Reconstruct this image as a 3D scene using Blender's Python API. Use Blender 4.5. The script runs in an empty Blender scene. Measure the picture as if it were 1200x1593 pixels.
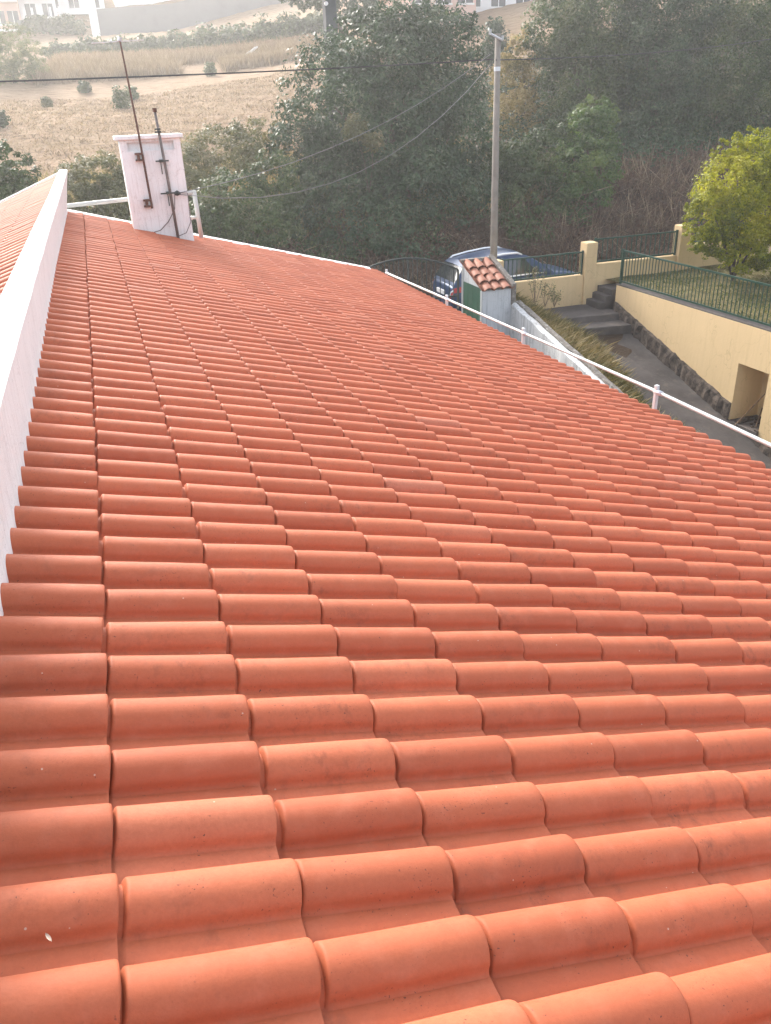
import bpy, bmesh, math, random
import numpy as np
from mathutils import Matrix, Vector
random.seed(7); RNG = np.random.default_rng(11)
R = math.radians

# ------------------------------------------------------------------ camera, sky, sun, exposure
scene = bpy.context.scene
col = scene.collection
CAM = np.array([0.5738, -1.0494, 1.3003])
W = np.array([[0.944381, -0.326715, -0.037455], [-0.179626, -0.417078, -0.890944], [0.275463, 0.848118, -0.452567]])          # rows: camera right, down, forward in world axes
FPX = 1240.0
cam_d = bpy.data.cameras.new('camera'); cam = bpy.data.objects.new('camera', cam_d); col.objects.link(cam)
cam_d.sensor_fit = 'HORIZONTAL'; cam_d.sensor_width = 36.0; cam_d.lens = 36.0 * FPX / 1200.0
cam_d.clip_start = 0.05; cam_d.clip_end = 2000
M4 = Matrix.Identity(4)
for i in range(3):
    M4[i][0] = W[0][i]; M4[i][1] = -W[1][i]; M4[i][2] = -W[2][i]; M4[i][3] = CAM[i]
cam.matrix_world = M4
scene.camera = cam

SUN_AZ, SUN_EL = -12.0, 31.0      # degrees left of +y, above the horizon
world = bpy.data.worlds.new('World'); scene.world = world; world.use_nodes = True
wn = world.node_tree.nodes; wl = world.node_tree.links
sky = wn.new('ShaderNodeTexSky'); sky.sky_type = 'NISHITA'; sky.sun_disc = False
sky.sun_elevation = R(SUN_EL); sky.sun_rotation = R(SUN_AZ)
sky.air_density = 0.8; sky.dust_density = 3.0; sky.ozone_density = 0.5
bg = wn['Background']; bg.inputs[1].default_value = 0.15
hs = wn.new('ShaderNodeHueSaturation'); hs.inputs['Saturation'].default_value = .45     # a hazy sky is milky all over
wl.new(sky.outputs[0], hs.inputs['Color']); wl.new(hs.outputs[0], bg.inputs[0])
sun_d = bpy.data.lights.new('sun', 'SUN'); sun_d.energy = 1.3; sun_d.angle = R(10); sun_d.color = (1.0, 0.94, 0.85)
sun = bpy.data.objects.new('sun', sun_d); col.objects.link(sun)
sdir = Vector((math.sin(R(SUN_AZ)) * math.cos(R(SUN_EL)), math.cos(R(SUN_AZ)) * math.cos(R(SUN_EL)), math.sin(R(SUN_EL))))
sun.rotation_euler = sdir.to_track_quat('Z', 'Y').to_euler(); sun.location = (0, 0, 60)
scene.view_settings.view_transform = 'Standard'; scene.view_settings.look = 'None'
scene.view_settings.gamma = 1.0; scene.view_settings.exposure = 2.05
scene.cycles.use_denoising = True
scene.cycles.max_bounces = 5; scene.cycles.volume_bounces = 0
scene.cycles.transparent_max_bounces = 8

# ------------------------------------------------------------------ pixel -> place helpers (1200 x 1593 photograph)
def ray(x, y):
    v = W.T @ np.array([(x - 600) / FPX, (y - 796.5) / FPX, 1.0]); return v / np.linalg.norm(v)
def atz(x, y, z): r = ray(x, y); return CAM + r * (z - CAM[2]) / r[2]
def aty(x, y, Y): r = ray(x, y); return CAM + r * (Y - CAM[1]) / r[1]
def atx(x, y, X): r = ray(x, y); return CAM + r * (X - CAM[0]) / r[0]
def depth(p): return float((W @ (np.asarray(p) - CAM))[2])
def inframe(p, m=40):
    c = W @ (np.asarray(p, float) - CAM)
    if c[2] < .1: return False
    u, v = c[:2] / c[2] * FPX + np.array([600, 796.5]); return -m < u < 1200 + m and -m < v < 1593 + m

# ------------------------------------------------------------------ mesh helpers
class MB:
    def __init__(s): s.v = []; s.f = []
    def add(s, vs, fs):
        o = len(s.v); s.v += [tuple(map(float, p)) for p in vs]; s.f += [tuple(i + o for i in f) for f in fs]; return s
    def box(s, a, b):
        x0, y0, z0 = a; x1, y1, z1 = b
        return s.hexa([(x0,y0,z0),(x1,y0,z0),(x1,y1,z0),(x0,y1,z0),(x0,y0,z1),(x1,y0,z1),(x1,y1,z1),(x0,y1,z1)])
    def hexa(s, p):
        return s.add(p, [(0,3,2,1),(4,5,6,7),(0,1,5,4),(1,2,6,5),(2,3,7,6),(3,0,4,7)])
    def prism(s, poly, axis, a, b):
        n = len(poly)
        def P(q, w): return {'x': (w, q[0], q[1]), 'y': (q[0], w, q[1]), 'z': (q[0], q[1], w)}[axis]
        vs = [P(q, a) for q in poly] + [P(q, b) for q in poly]
        fs = [tuple(range(n))[::-1], tuple(range(n, 2 * n))] + [(i, (i + 1) % n, n + (i + 1) % n, n + i) for i in range(n)]
        return s.add(vs, fs)
    def tube(s, pts, r, n=8, caps=True):
        pts = [np.array(p, float) for p in pts]; rs = r if hasattr(r, '__len__') else [r] * len(pts)
        vs = []; fs = []
        prev = None
        for i, p in enumerate(pts):
            t = pts[min(i + 1, len(pts) - 1)] - pts[max(i - 1, 0)]; t = t / (np.linalg.norm(t) + 1e-9)
            a = prev if prev is not None else (np.array([1., 0, 0]) if abs(t[0]) < .9 else np.array([0, 1., 0]))
            a = a - t * (a @ t); a /= np.linalg.norm(a) + 1e-9; prev = a; b = np.cross(t, a)
            for k in range(n):
                q = 2 * math.pi * k / n; vs.append(p + rs[i] * (math.cos(q) * a + math.sin(q) * b))
        for i in range(len(pts) - 1):
            for k in range(n):
                fs.append((i*n+k, i*n+(k+1)%n, (i+1)*n+(k+1)%n, (i+1)*n+k))
        if caps: fs += [tuple(range(n))[::-1], tuple(range((len(pts)-1)*n, len(pts)*n))]
        return s.add(vs, fs)
    def grid(s, P):            # P[i][j] points
        ni, nj = len(P), len(P[0])
        return s.add([p for r_ in P for p in r_], [(i*nj+j, (i+1)*nj+j, (i+1)*nj+j+1, i*nj+j+1) for i in range(ni-1) for j in range(nj-1)])
    def mesh(s, name, smooth=False):
        me = bpy.data.meshes.new(name); me.from_pydata(s.v, [], s.f); me.update()
        bm = bmesh.new(); bm.from_mesh(me); bmesh.ops.recalc_face_normals(bm, faces=bm.faces); bm.to_mesh(me); bm.free()
        if smooth:
            me.shade_smooth()
        return me
    def build(s, name, m, parent=None, smooth=False, bevel=0):
        return link(name, s.mesh(name, smooth), m, parent, bevel)

def link(name, me, m, parent=None, bevel=0):
    o = bpy.data.objects.new(name, me); col.objects.link(o)
    if m is not None:
        if len(me.materials) == 0: me.materials.append(m)
    if parent is not None:
        o.parent = parent
        if parent.parent is None and parent.location.length > 0: o.matrix_parent_inverse = Matrix.Translation(-Vector(parent.location))
    if bevel:
        b = o.modifiers.new('bevel', 'BEVEL'); b.width = bevel; b.segments = 2; b.limit_method = 'ANGLE'
    return o
def tag(o, label=None, cat=None, group=None, kind=None):
    if label: o['label'] = label
    if cat: o['category'] = cat
    if group: o['group'] = group
    if kind: o['kind'] = kind
    return o
def thing(name, label, cat, loc, group=None):
    o = bpy.data.objects.new(name, None); col.objects.link(o); o.location = tuple(map(float, loc)); o.empty_display_size = .2
    return tag(o, label, cat, group)
def np_mesh(name, verts, faces, rnd=None):          # fast mesh of equal-sized polygons with a value per polygon
    me = bpy.data.meshes.new(name); nf, k = faces.shape
    me.vertices.add(len(verts)); me.vertices.foreach_set('co', np.ascontiguousarray(verts, dtype=np.float32).ravel())
    me.loops.add(nf * k); me.loops.foreach_set('vertex_index', np.ascontiguousarray(faces, dtype=np.int32).ravel())
    me.polygons.add(nf); me.polygons.foreach_set('loop_start', np.arange(0, nf * k, k, dtype=np.int32))
    me.update(calc_edges=True)
    if rnd is not None:
        at = me.attributes.new('rnd', 'FLOAT', 'FACE'); at.data.foreach_set('value', rnd.astype(np.float32))
    return me

# ------------------------------------------------------------------ materials
MATS = {}
def nodes(name):
    m = bpy.data.materials.new(name); m.use_nodes = True; return m, m.node_tree.nodes, m.node_tree.links, m.node_tree.nodes['Principled BSDF']
def ramp(n, l, src, stops):
    r = n.new('ShaderNodeValToRGB'); e = r.color_ramp.elements
    while len(e) < len(stops): e.new(.5)
    for i, (p, c) in enumerate(stops): e[i].position = p; e[i].color = (*c, 1) if len(c) == 3 else c
    l.new(src, r.inputs[0]); return r.outputs[0]
def noise(n, l, scale, vec=None, detail=5, rough=.6, stretch=None):
    t = n.new('ShaderNodeTexNoise'); t.inputs['Scale'].default_value = scale; t.inputs['Detail'].default_value = detail; t.inputs['Roughness'].default_value = rough
    if vec is None:
        g = n.new('ShaderNodeNewGeometry'); vec = g.outputs['Position']
    if stretch:
        mp = n.new('ShaderNodeMapping'); mp.inputs['Scale'].default_value = stretch; l.new(vec, mp.inputs['Vector']); vec = mp.outputs[0]
    l.new(vec, t.inputs['Vector']); return t.outputs['Fac']
def mix(n, l, fac, a, b, mode='MIX'):
    m = n.new('ShaderNodeMix'); m.data_type = 'RGBA'; m.blend_type = mode
    for s, v in ((m.inputs[0], fac), (m.inputs[6], a), (m.inputs[7], b)):
        if hasattr(v, 'is_linked'): l.new(v, s)
        elif isinstance(v, (int, float)): s.default_value = v
        else: s.default_value = (*v, 1)
    return m.outputs[2]
def math_(n, l, op, a, b=0.0, clamp=False):
    m = n.new('ShaderNodeMath'); m.operation = op; m.use_clamp = clamp
    for s, v in ((m.inputs[0], a), (m.inputs[1], b)):
        if hasattr(v, 'is_linked'): l.new(v, s)
        else: s.default_value = v
    return m.outputs[0]
def bump(n, l, b, h, strength=.3, dist=.02):
    k = n.new('ShaderNodeBump'); k.inputs['Strength'].default_value = strength; k.inputs['Distance'].default_value = dist
    l.new(h, k.inputs['Height']); l.new(k.outputs[0], b.inputs['Normal'])

def plain(name, c, rough=.6, metal=0.0, var=.12, scale=9, bmp=.15, stain=None, spec=.4):
    """painted or bare surface: two-scale mottling, optional stains of their own colour"""
    m, n, l, b = nodes(name)
    f1 = noise(n, l, scale, detail=6); f2 = noise(n, l, scale * 7, detail=4)
    lo = tuple(v * (1 - var) for v in c); hi = tuple(min(1, v * (1 + var * .7)) for v in c)
    cc = ramp(n, l, f1, [(.3, lo), (.7, hi)])
    cc = mix(n, l, math_(n, l, 'MULTIPLY', f2, .25), cc, lo)
    if stain:
        sc, a0, a1, colr = stain
        f3 = noise(n, l, sc, detail=8, rough=.7)
        k = ramp(n, l, f3, [(a0, (0, 0, 0)), (a1, (1, 1, 1))])
        cc = mix(n, l, k, cc, colr)
    l.new(cc, b.inputs['Base Color']); b.inputs['Roughness'].default_value = rough; b.inputs['Metallic'].default_value = metal
    b.inputs['Specular IOR Level'].default_value = spec
    bump(n, l, b, f2, bmp, .01)
    MATS[name] = m; return m

def tile_mat(name, per_object, base=(.445, .121, .055)):
    m, n, l, b = nodes(name)
    if per_object:
        oi = n.new('ShaderNodeObjectInfo'); rnd = oi.outputs['Random']
    else:
        at = n.new('ShaderNodeAttribute'); at.attribute_name = 'rnd'; rnd = at.outputs['Fac']
    g = n.new('ShaderNodeNewGeometry'); pos = g.outputs['Position']
    # offset the pattern from tile to tile so that no two carry the same marks
    va = n.new('ShaderNodeVectorMath'); va.operation = 'ADD'; cb = n.new('ShaderNodeCombineXYZ')
    l.new(math_(n, l, 'MULTIPLY', rnd, 37.0), cb.inputs[0]); l.new(math_(n, l, 'MULTIPLY', rnd, 91.0), cb.inputs[2])
    l.new(pos, va.inputs[0]); l.new(cb.outputs[0], va.inputs[1]); vec = va.outputs[0]
    tone = ramp(n, l, rnd, [(0, (base[0] * .80, base[1] * .74, base[2] * .74)), (.25, tuple(v * .93 for v in base)), (.6, base), (.95, (base[0] * 1.12, base[1] * 1.20, base[2] * 1.25)), (1.0, (base[0] * 1.10, base[1] * 1.5, base[2] * 2.0))])
    f1 = noise(n, l, 7, vec, 6, .6)
    c = mix(n, l, ramp(n, l, f1, [(.35, (0, 0, 0)), (.75, (.55, .55, .55))]), tone, (base[0] * .86, base[1] * .75, base[2] * .72))
    f0 = noise(n, l, 14, vec, 4, .5)
    c = mix(n, l, ramp(n, l, f0, [(.50, (0, 0, 0)), (.8, (.42, .42, .42))]), c, (.50, .175, .10))
    # soot-like smudges and lichen
    f2 = noise(n, l, 22, vec, 8, .75, (1, .6, 1)); f3 = noise(n, l, 3.1, vec, 2, .5)
    k = math_(n, l, 'MULTIPLY', ramp(n, l, f2, [(.50, (0, 0, 0)), (.70, (1, 1, 1))]), ramp(n, l, f3, [(.47, (0, 0, 0)), (.72, (.7, .7, .7))]))
    c = mix(n, l, k, c, (.10, .045, .03))
    # dark and pale specks
    f4 = noise(n, l, 150, vec, 2, .5); f6 = noise(n, l, 9, vec, 3, .6)
    sp = math_(n, l, 'MULTIPLY', ramp(n, l, f4, [(.655, (0, 0, 0)), (.71, (.9, .9, .9))]), ramp(n, l, f6, [(.50, (0, 0, 0)), (.62, (1, 1, 1))]))
    c = mix(n, l, sp, c, (.05, .03, .025))
    v2 = n.new('ShaderNodeTexVoronoi'); v2.inputs['Scale'].default_value = 26; l.new(vec, v2.inputs['Vector'])
    ws = n.new('ShaderNodeSeparateColor'); l.new(v2.outputs['Color'], ws.inputs[0])
    w1 = math_(n, l, 'LESS_THAN', v2.outputs['Distance'], .065); w2 = math_(n, l, 'GREATER_THAN', ws.outputs[0], .88)
    c = mix(n, l, math_(n, l, 'MULTIPLY', w1, math_(n, l, 'MULTIPLY', w2, .8)), c, (.55, .42, .33))
    f7 = noise(n, l, 85, vec, 6, .75)
    c = mix(n, l, ramp(n, l, f7, [(.35, (.30, .30, .30)), (.65, (0, 0, 0))]), c, (base[0] * .62, base[1] * .55, base[2] * .55))
    l.new(c, b.inputs['Base Color'])
    b.inputs['Roughness'].default_value = .66; b.inputs['Specular IOR Level'].default_value = .26
    f5 = noise(n, l, 170, vec, 5, .7)
    bump(n, l, b, f5, .22, .004)
    MATS[name] = m; return m

def leaf_mat(name, stops, trans=.35, rough=.5):
    m, n, l, b = nodes(name)
    at = n.new('ShaderNodeAttribute'); at.attribute_name = 'rnd'
    c = ramp(n, l, at.outputs['Fac'], stops)
    l.new(c, b.inputs['Base Color']); b.inputs['Roughness'].default_value = rough; b.inputs['Specular IOR Level'].default_value = .35
    t = n.new('ShaderNodeBsdfTranslucent'); l.new(mix(n, l, .5, c, (.5, .5, .1), 'SOFT_LIGHT'), t.inputs[0])
    ms = n.new('ShaderNodeMixShader'); ms.inputs[0].default_value = trans
    l.new(b.outputs[0], ms.inputs[1]); l.new(t.outputs[0], ms.inputs[2]); l.new(ms.outputs[0], n['Material Output'].inputs[0])
    MATS[name] = m; return m

TILE_A = tile_mat('terracotta_tile', True); TILE_B = tile_mat('terracotta_tile_joined', False)
TILE_OLD = tile_mat('weathered_tile', True, (.24, .088, .05))
plain('white_paint', (.80, .78, .77), .7, var=.06, scale=3, bmp=.3, stain=(1.6, .60, .78, (.60, .57, .55)))
plain('chimney_paint', (.80, .78, .77), .75, var=.07, scale=4, bmp=.35, stain=(7, .66, .72, (.36, .32, .30)))
plain('white_metal', (.44, .45, .44), .45, var=.05, stain=(6, .62, .75, (.55, .52, .47)))
plain('galvanised', (.62, .64, .66), .4, .3, var=.1)
plain('cream_paint', (.76, .56, .31), .75, var=.05, scale=1.6, bmp=.12, stain=(.9, .60, .85, (.66, .50, .29)))
plain('dark_concrete', (.085, .072, .066), .9, var=.3, scale=3, bmp=.6, stain=(2.2, .55, .75, (.13, .115, .10)))
plain('path_concrete', (.100, .088, .082), .95, var=.35, scale=1.7, bmp=.6, stain=(3, .54, .72, (.15, .125, .105)), spec=.15)
plain('rough_stone', (.12, .095, .078), .95, var=.5, scale=6, bmp=1.0, stain=(9, .48, .64, (.03, .026, .024)), spec=.1)
plain('old_whitewash', (.66, .66, .65), .9, var=.22, scale=5, bmp=.6, stain=(3.5, .50, .66, (.20, .20, .19)))
plain('shed_plaster', (.66, .67, .66), .9, var=.15, scale=4, bmp=.5, stain=(2.0, .54, .75, (.40, .42, .43)))
plain('moss_coping', (.17, .15, .13), .95, var=.4, scale=8, bmp=.9, stain=(10, .52, .66, (.36, .34, .31)))
plain('green_metal', (.020, .060, .042), .4, .2, var=.2)
plain('green_door', (.022, .085, .05), .55, var=.2, scale=6)
plain('dark_metal', (.035, .042, .04), .5, .3, var=.2)
plain('rust', (.13, .055, .035), .85, var=.45, scale=30, bmp=.6, stain=(40, .5, .65, (.06, .035, .03)))
plain('grey_mast', (.16, .13, .12), .7, .2, var=.35, scale=25)
plain('cable', (.035, .035, .037), .6)
plain('pale_cable', (.19, .19, .19), .6)
plain('pole_concrete', (.23, .205, .175), .9, var=.18, scale=5, bmp=.4)
plain('far_pole_concrete', (.075, .080, .085), .9, var=.2, scale=3)
plain('asphalt', (.085, .088, .095), .9, var=.2, scale=2, bmp=.5)
plain('bark', (.085, .065, .05), .95, var=.4, scale=12, bmp=1.0)
plain('car_paint', (.018, .045, .11), .30, .25, var=.06, scale=2, bmp=.0, spec=.4)
plain('car_glass', (.02, .026, .032), .08, var=.05, bmp=0, spec=.8)
plain('black_plastic', (.02, .02, .021), .55)
plain('tyre', (.022, .022, .022), .85)
plain('chrome', (.80, .82, .84), .3, .3, var=.05)
plain('red_lens', (.38, .015, .02), .2, var=.1, spec=.7)
plain('clear_lens', (.75, .77, .78), .15, var=.1, spec=.7)
plain('far_white', (.74, .72, .70), .8, var=.1, scale=.6)
plain('far_pink', (.66, .46, .38), .8, var=.1, scale=.6)
plain('far_window', (.05, .055, .06), .3)
plain('far_grey_wall', (.20, .195, .195), .9, var=.2, scale=.5, stain=(.5, .5, .8, (.15, .145, .145)))
def streaked(name, c, dark, sc=1.2, amount=.5, rough=.8):
    """rendered masonry: trowel mottling, rain streaks running down, blotches and hairline cracks"""
    m, n, l, b = nodes(name)
    f1 = noise(n, l, sc, detail=7); f2 = noise(n, l, sc * 22, detail=5, rough=.7)
    st_ = noise(n, l, sc * 4, None, 7, .65, (3.2, 3.2, .16)); bl = noise(n, l, sc * 2.3, detail=9, rough=.72)
    cc = ramp(n, l, f1, [(.3, tuple(v * .93 for v in c)), (.7, c)])
    cc = mix(n, l, math_(n, l, 'MULTIPLY', ramp(n, l, st_, [(.50, (0, 0, 0)), (.74, (1, 1, 1))]), amount), cc, dark)
    cc = mix(n, l, math_(n, l, 'MULTIPLY', ramp(n, l, bl, [(.58, (0, 0, 0)), (.70, (1, 1, 1))]), amount * .8), cc, dark)
    vo = n.new('ShaderNodeTexVoronoi'); vo.feature = 'DISTANCE_TO_EDGE'; vo.inputs['Scale'].default_value = sc * 1.1
    g = n.new('ShaderNodeNewGeometry'); va = n.new('ShaderNodeVectorMath'); va.operation = 'ADD'
    tn = n.new('ShaderNodeTexNoise'); tn.inputs['Scale'].default_value = sc * 3; l.new(g.outputs['Position'], tn.inputs['Vector']); l.new(g.outputs['Position'], va.inputs[0]); l.new(tn.outputs['Color'], va.inputs[1]); l.new(va.outputs[0], vo.inputs['Vector'])
    ck = math_(n, l, 'MULTIPLY', math_(n, l, 'LESS_THAN', vo.outputs['Distance'], .006), amount * .7)
    cc = mix(n, l, ck, cc, tuple(v * .5 for v in dark))
    l.new(cc, b.inputs['Base Color']); b.inputs['Roughness'].default_value = rough; b.inputs['Specular IOR Level'].default_value = .25
    bump(n, l, b, f2, .35, .012); MATS[name] = m; return m
streaked('white_paint', (.82, .81, .79), (.50, .47, .44), 2.0, .45)
streaked('chimney_paint', (.80, .79, .775), (.42, .36, .32), 2.4, .55)
streaked('cream_paint', (.63, .462, .255), (.42, .30, .165), .8, .3)
streaked('shed_plaster', (.50, .51, .515), (.20, .21, .215), 1.7, .6)
streaked('old_whitewash', (.60, .60, .59), (.13, .13, .125), 1.5, .8)
plain('far_roof', (.42, .17, .11), .85, var=.2, scale=1.5)
plain('sheathing', (.10, .045, .03), .9)
plain('wood_stick', (.20, .13, .08), .8, var=.3)
plain('pale_leaf', (.50, .40, .32), .8)
plain('dark_debris', (.06, .045, .035), .95, var=.5, scale=15)
leaf_mat('leaf_dark', [(0, (.016, .040, .016)), (.55, (.030, .068, .026)), (.86, (.055, .100, .040)), (1, (.14, .17, .10))], .25, .5)  # palest stop paints the sparkle of shiny leaves into the colour
leaf_mat('leaf_mid', [(0, (.026, .048, .014)), (.5, (.050, .088, .024)), (.9, (.095, .13, .040)), (1, (.20, .20, .11))], .3)
leaf_mat('leaf_bright', [(0, (.030, .070, .015)), (.5, (.068, .135, .028)), (1, (.15, .20, .05))], .4)
leaf_mat('leaf_olive', [(0, (.085, .092, .038)), (.5, (.14, .145, .062)), (.85, (.23, .195, .10)), (1, (.34, .28, .17))], .3)
leaf_mat('leaf_lemon', [(0, (.085, .115, .004)), (.4, (.23, .25, .008)), (.8, (.40, .39, .015)), (1, (.52, .48, .05))], .5)
leaf_mat('leaf_pale', [(0, (.10, .12, .055)), (.5, (.17, .19, .09)), (1, (.28, .28, .15))], .4)
leaf_mat('dry_brush', [(0, (.050, .028, .020)), (.5, (.10, .055, .038)), (.85, (.17, .10, .07)), (1, (.25, .18, .125))], .2, .8)
leaf_mat('dry_grass', [(0, (.095, .095, .028)), (.4, (.23, .18, .065)), (.8, (.38, .28, .13)), (1, (.50, .40, .22))], .3, .7)
leaf_mat('straw', [(0, (.17, .12, .085)), (.5, (.28, .205, .145)), (1, (.39, .30, .22))], .3, .8)
leaf_mat('green_grass', [(0, (.050, .068, .016)), (.5, (.10, .12, .030)), (.85, (.18, .165, .055)), (1, (.36, .33, .19))], .35, .7)

# ------------------------------------------------------------------ terrain
def ss(a, b, x): t = np.clip((x - a) / (b - a), 0, 1); return t * t * (3 - 2 * t)
ROAD_FAR = 22.3
def road_z(x): return -4.14 + .062 * np.clip(np.asarray(x, float) - 8.5, -4, 40)
def H(x, y):
    x = np.asarray(x, float); y = np.asarray(y, float)
    d = y - ROAD_FAR
    low = -3.70 - np.clip(16.3 - y, 0, 6.5) * .295
    z = np.where(y < 16.3, low, np.where(y < 17.3, low - (y - 16.3) * .4, -4.24)) + .062 * np.clip(x - 8.5, -4, 40) * (y > 17.2)
    z = z + 2.25 * ss(0, 5.5, d) + 1.25 * ss(4.5, 12.5, d) + .139 * np.clip(d - 12, 0, 1e9) + .15 * np.clip(d - 92, 0, 1e9)
    z = z + .125 * np.clip(x - 13, 0, 60) * ss(8, 40, d) + .03 * np.clip(-x, 0, 60) * ss(20, 60, d) * -1
    z = z + (np.sin(x * .31 + y * .17) * .13 + np.sin(x * .11 - y * .23) * .22) * ss(8, 25, d)
    return z
def ground_hits(px, py):
    """where the rays of photograph points meet the hillside"""
    px = np.atleast_1d(np.asarray(px, float)); py = np.atleast_1d(np.asarray(py, float))
    D = np.stack([(px - 600) / FPX, (py - 796.5) / FPX, np.ones_like(px)], 1) @ W; D /= np.linalg.norm(D, axis=1, keepdims=True)
    t = np.full(len(px), 24.0); live = np.ones(len(px), bool)
    for _ in range(420):
        P = CAM + D * t[:, None]; live &= P[:, 2] > H(P[:, 0], P[:, 1])
        t = np.where(live, t * 1.0055 + .02, t)
    return CAM + D * t[:, None]
def ghit(px, py): return ground_hits(px, py)[0]
def terrain_mat():
    m, n, l, b = nodes('hillside_ground')
    f1 = noise(n, l, .22, detail=7); f2 = noise(n, l, 2.6, detail=8, rough=.7, stretch=(.35, 1.4, 1)); f3 = noise(n, l, .9, detail=6)
    straw = ramp(n, l, f2, [(.32, (.13, .088, .055)), (.46, (.30, .205, .13)), (.75, (.43, .305, .20))])
    straw = mix(n, l, ramp(n, l, f1, [(.45, (0, 0, 0)), (.7, (.5, .5, .5))]), straw, (.24, .18, .10))
    earth = ramp(n, l, f3, [(.3, (.05, .036, .026)), (.6, (.10, .068, .045)), (.8, (.08, .075, .04))])
    g = n.new('ShaderNodeNewGeometry'); sx = n.new('ShaderNodeSeparateXYZ'); l.new(g.outputs['Position'], sx.inputs[0])
    e = math_(n, l, 'ADD', sx.outputs['Y'], math_(n, l, 'MULTIPLY', f1, 6.0))
    k = ramp(n, l, math_(n, l, 'DIVIDE', math_(n, l, 'SUBTRACT', e, 34.0), 4.0, True), [(0, (0, 0, 0)), (1, (1, 1, 1))])
    # under the trees on the right the ground is bare dark soil
    wood = math_(n, l, 'SUBTRACT', sx.outputs['X'], math_(n, l, 'MULTIPLY', sx.outputs['Y'], .33))
    wood = math_(n, l, 'MULTIPLY', math_(n, l, 'DIVIDE', wood, 2.0, True), math_(n, l, 'DIVIDE', math_(n, l, 'SUBTRACT', 52.0, e), 5.0, True))
    k = math_(n, l, 'MULTIPLY', k, math_(n, l, 'SUBTRACT', 1.0, wood))
    l.new(mix(n, l, k, earth, straw), b.inputs['Base Color']); b.inputs['Roughness'].default_value = .95
    b.inputs['Specular IOR Level'].default_value = .1
    bump(n, l, b, f2, .9, .25); return m
xs = np.unique(np.concatenate([np.linspace(-150, -20, 30), np.linspace(-20, 45, 110), np.linspace(45, 190, 36)]))
ys = np.unique(np.concatenate([np.linspace(-14, 14, 20), np.linspace(14, 48, 90), np.linspace(48, 120, 70), np.linspace(120, 215, 30)]))
XX, YY = np.meshgrid(xs, ys, indexing='ij'); ZZ = H(XX, YY) + RNG.normal(0, .035, XX.shape) * (YY > ROAD_FAR + .4)
ni, nj = XX.shape; idx = np.arange(ni * nj).reshape(ni, nj)
F = np.stack([idx[:-1, :-1], idx[1:, :-1], idx[1:, 1:], idx[:-1, 1:]], -1).reshape(-1, 4)
me = np_mesh('hillside', np.stack([XX, YY, ZZ], -1).reshape(-1, 3), F); me.shade_smooth()
tag(link('hillside', me, terrain_mat()), kind='structure')
b = MB(); b.grid([[(x, y, float(road_z(x)) + (0 if y < 22.2 else -.05)) for y in (17.55, 19, 20.5, 22.2, 22.35)] for x in np.linspace(-25, 45, 36)])
tag(b.build('road', MATS['asphalt']), kind='structure')

# ------------------------------------------------------------------ foliage helpers
def leaf_quads(P, N, size, aspect=.5, jitter=.5, fold=.0):
    n = len(P)
    N = N + RNG.normal(0, jitter, N.shape); N /= np.linalg.norm(N, axis=1, keepdims=True) + 1e-9
    A = RNG.normal(0, 1, N.shape); A -= N * np.sum(A * N, 1, keepdims=True); A /= np.linalg.norm(A, axis=1, keepdims=True) + 1e-9
    B = np.cross(N, A)
    s = size * RNG.uniform(.6, 1.35, (n, 1))
    v = np.stack([P - A * s * .5, P + B * s * aspect * .5 + A * s * .05, P + A * s * .55 - N * s * .12, P - B * s * aspect * .5 + A * s * .05], 1)
    return v.reshape(-1, 3), np.arange(4 * n, dtype=np.int32).reshape(-1, 4)
def crown_points(lobes, n, shell=.55):
    """points through the volume of uneven lobes, gathered in clumps with gaps between"""
    vol = np.array([r[0] * r[1] * r[2] for _, r in lobes]) ** (2 / 3.); vol /= vol.sum()
    P = []; N = []
    for (c, r), w in zip(lobes, vol):
        c = np.array(c); r = np.array(r, float)
        k = max(10, int(n * w / (34 if n > 5000 else 14)))
        d = RNG.normal(0, 1, (k, 3)); d /= np.linalg.norm(d, axis=1, keepdims=True)
        rad = RNG.uniform(shell, 1.08, (k, 1)) ** .7
        cc = c + d * r * rad
        cs = r.mean() * RNG.uniform(.09, .22, (k, 1)) * (1 if n > 5000 else 1.7); rad = rad * (1 if n > 5000 else RNG.uniform(.3, 1, (k, 1))); cc = c + d * r * rad
        m = max(1, int(n * w / k))
        q = RNG.normal(0, 1, (k, m, 3)); q /= np.linalg.norm(q, axis=2, keepdims=True) + 1e-9
        pr = q * RNG.uniform(.25, 1, (k, m, 1)) ** .5 * cs[:, None] * np.array([1.1, 1.1, .75])
        P.append((cc[:, None] + pr).reshape(-1, 3)); N.append((q * .6 + d[:, None] * .5 + np.array([0, 0, .45])).reshape(-1, 3))
    return np.concatenate(P), np.concatenate(N)
def crown(name, lobes, n, size, m, parent, aspect=.5):
    P, N = crown_points(lobes, n)
    g = H(P[:, 0], P[:, 1]); keep = P[:, 2] > g + .02; P, N = P[keep], N[keep]
    v, f = leaf_quads(P, N, size, aspect)
    # clump tone: slow variation over the crown plus leaf to leaf variation
    t = .5 + .22 * np.sin(P @ np.array([1.3, .9, 1.7]) + 1.1) + .16 * np.sin(P @ np.array([-2.9, 2.1, 2.3])) + RNG.normal(0, .2, len(P))
    return link(name, np_mesh(name, v, f, np.clip(t, 0, 1)), m, parent)
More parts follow.
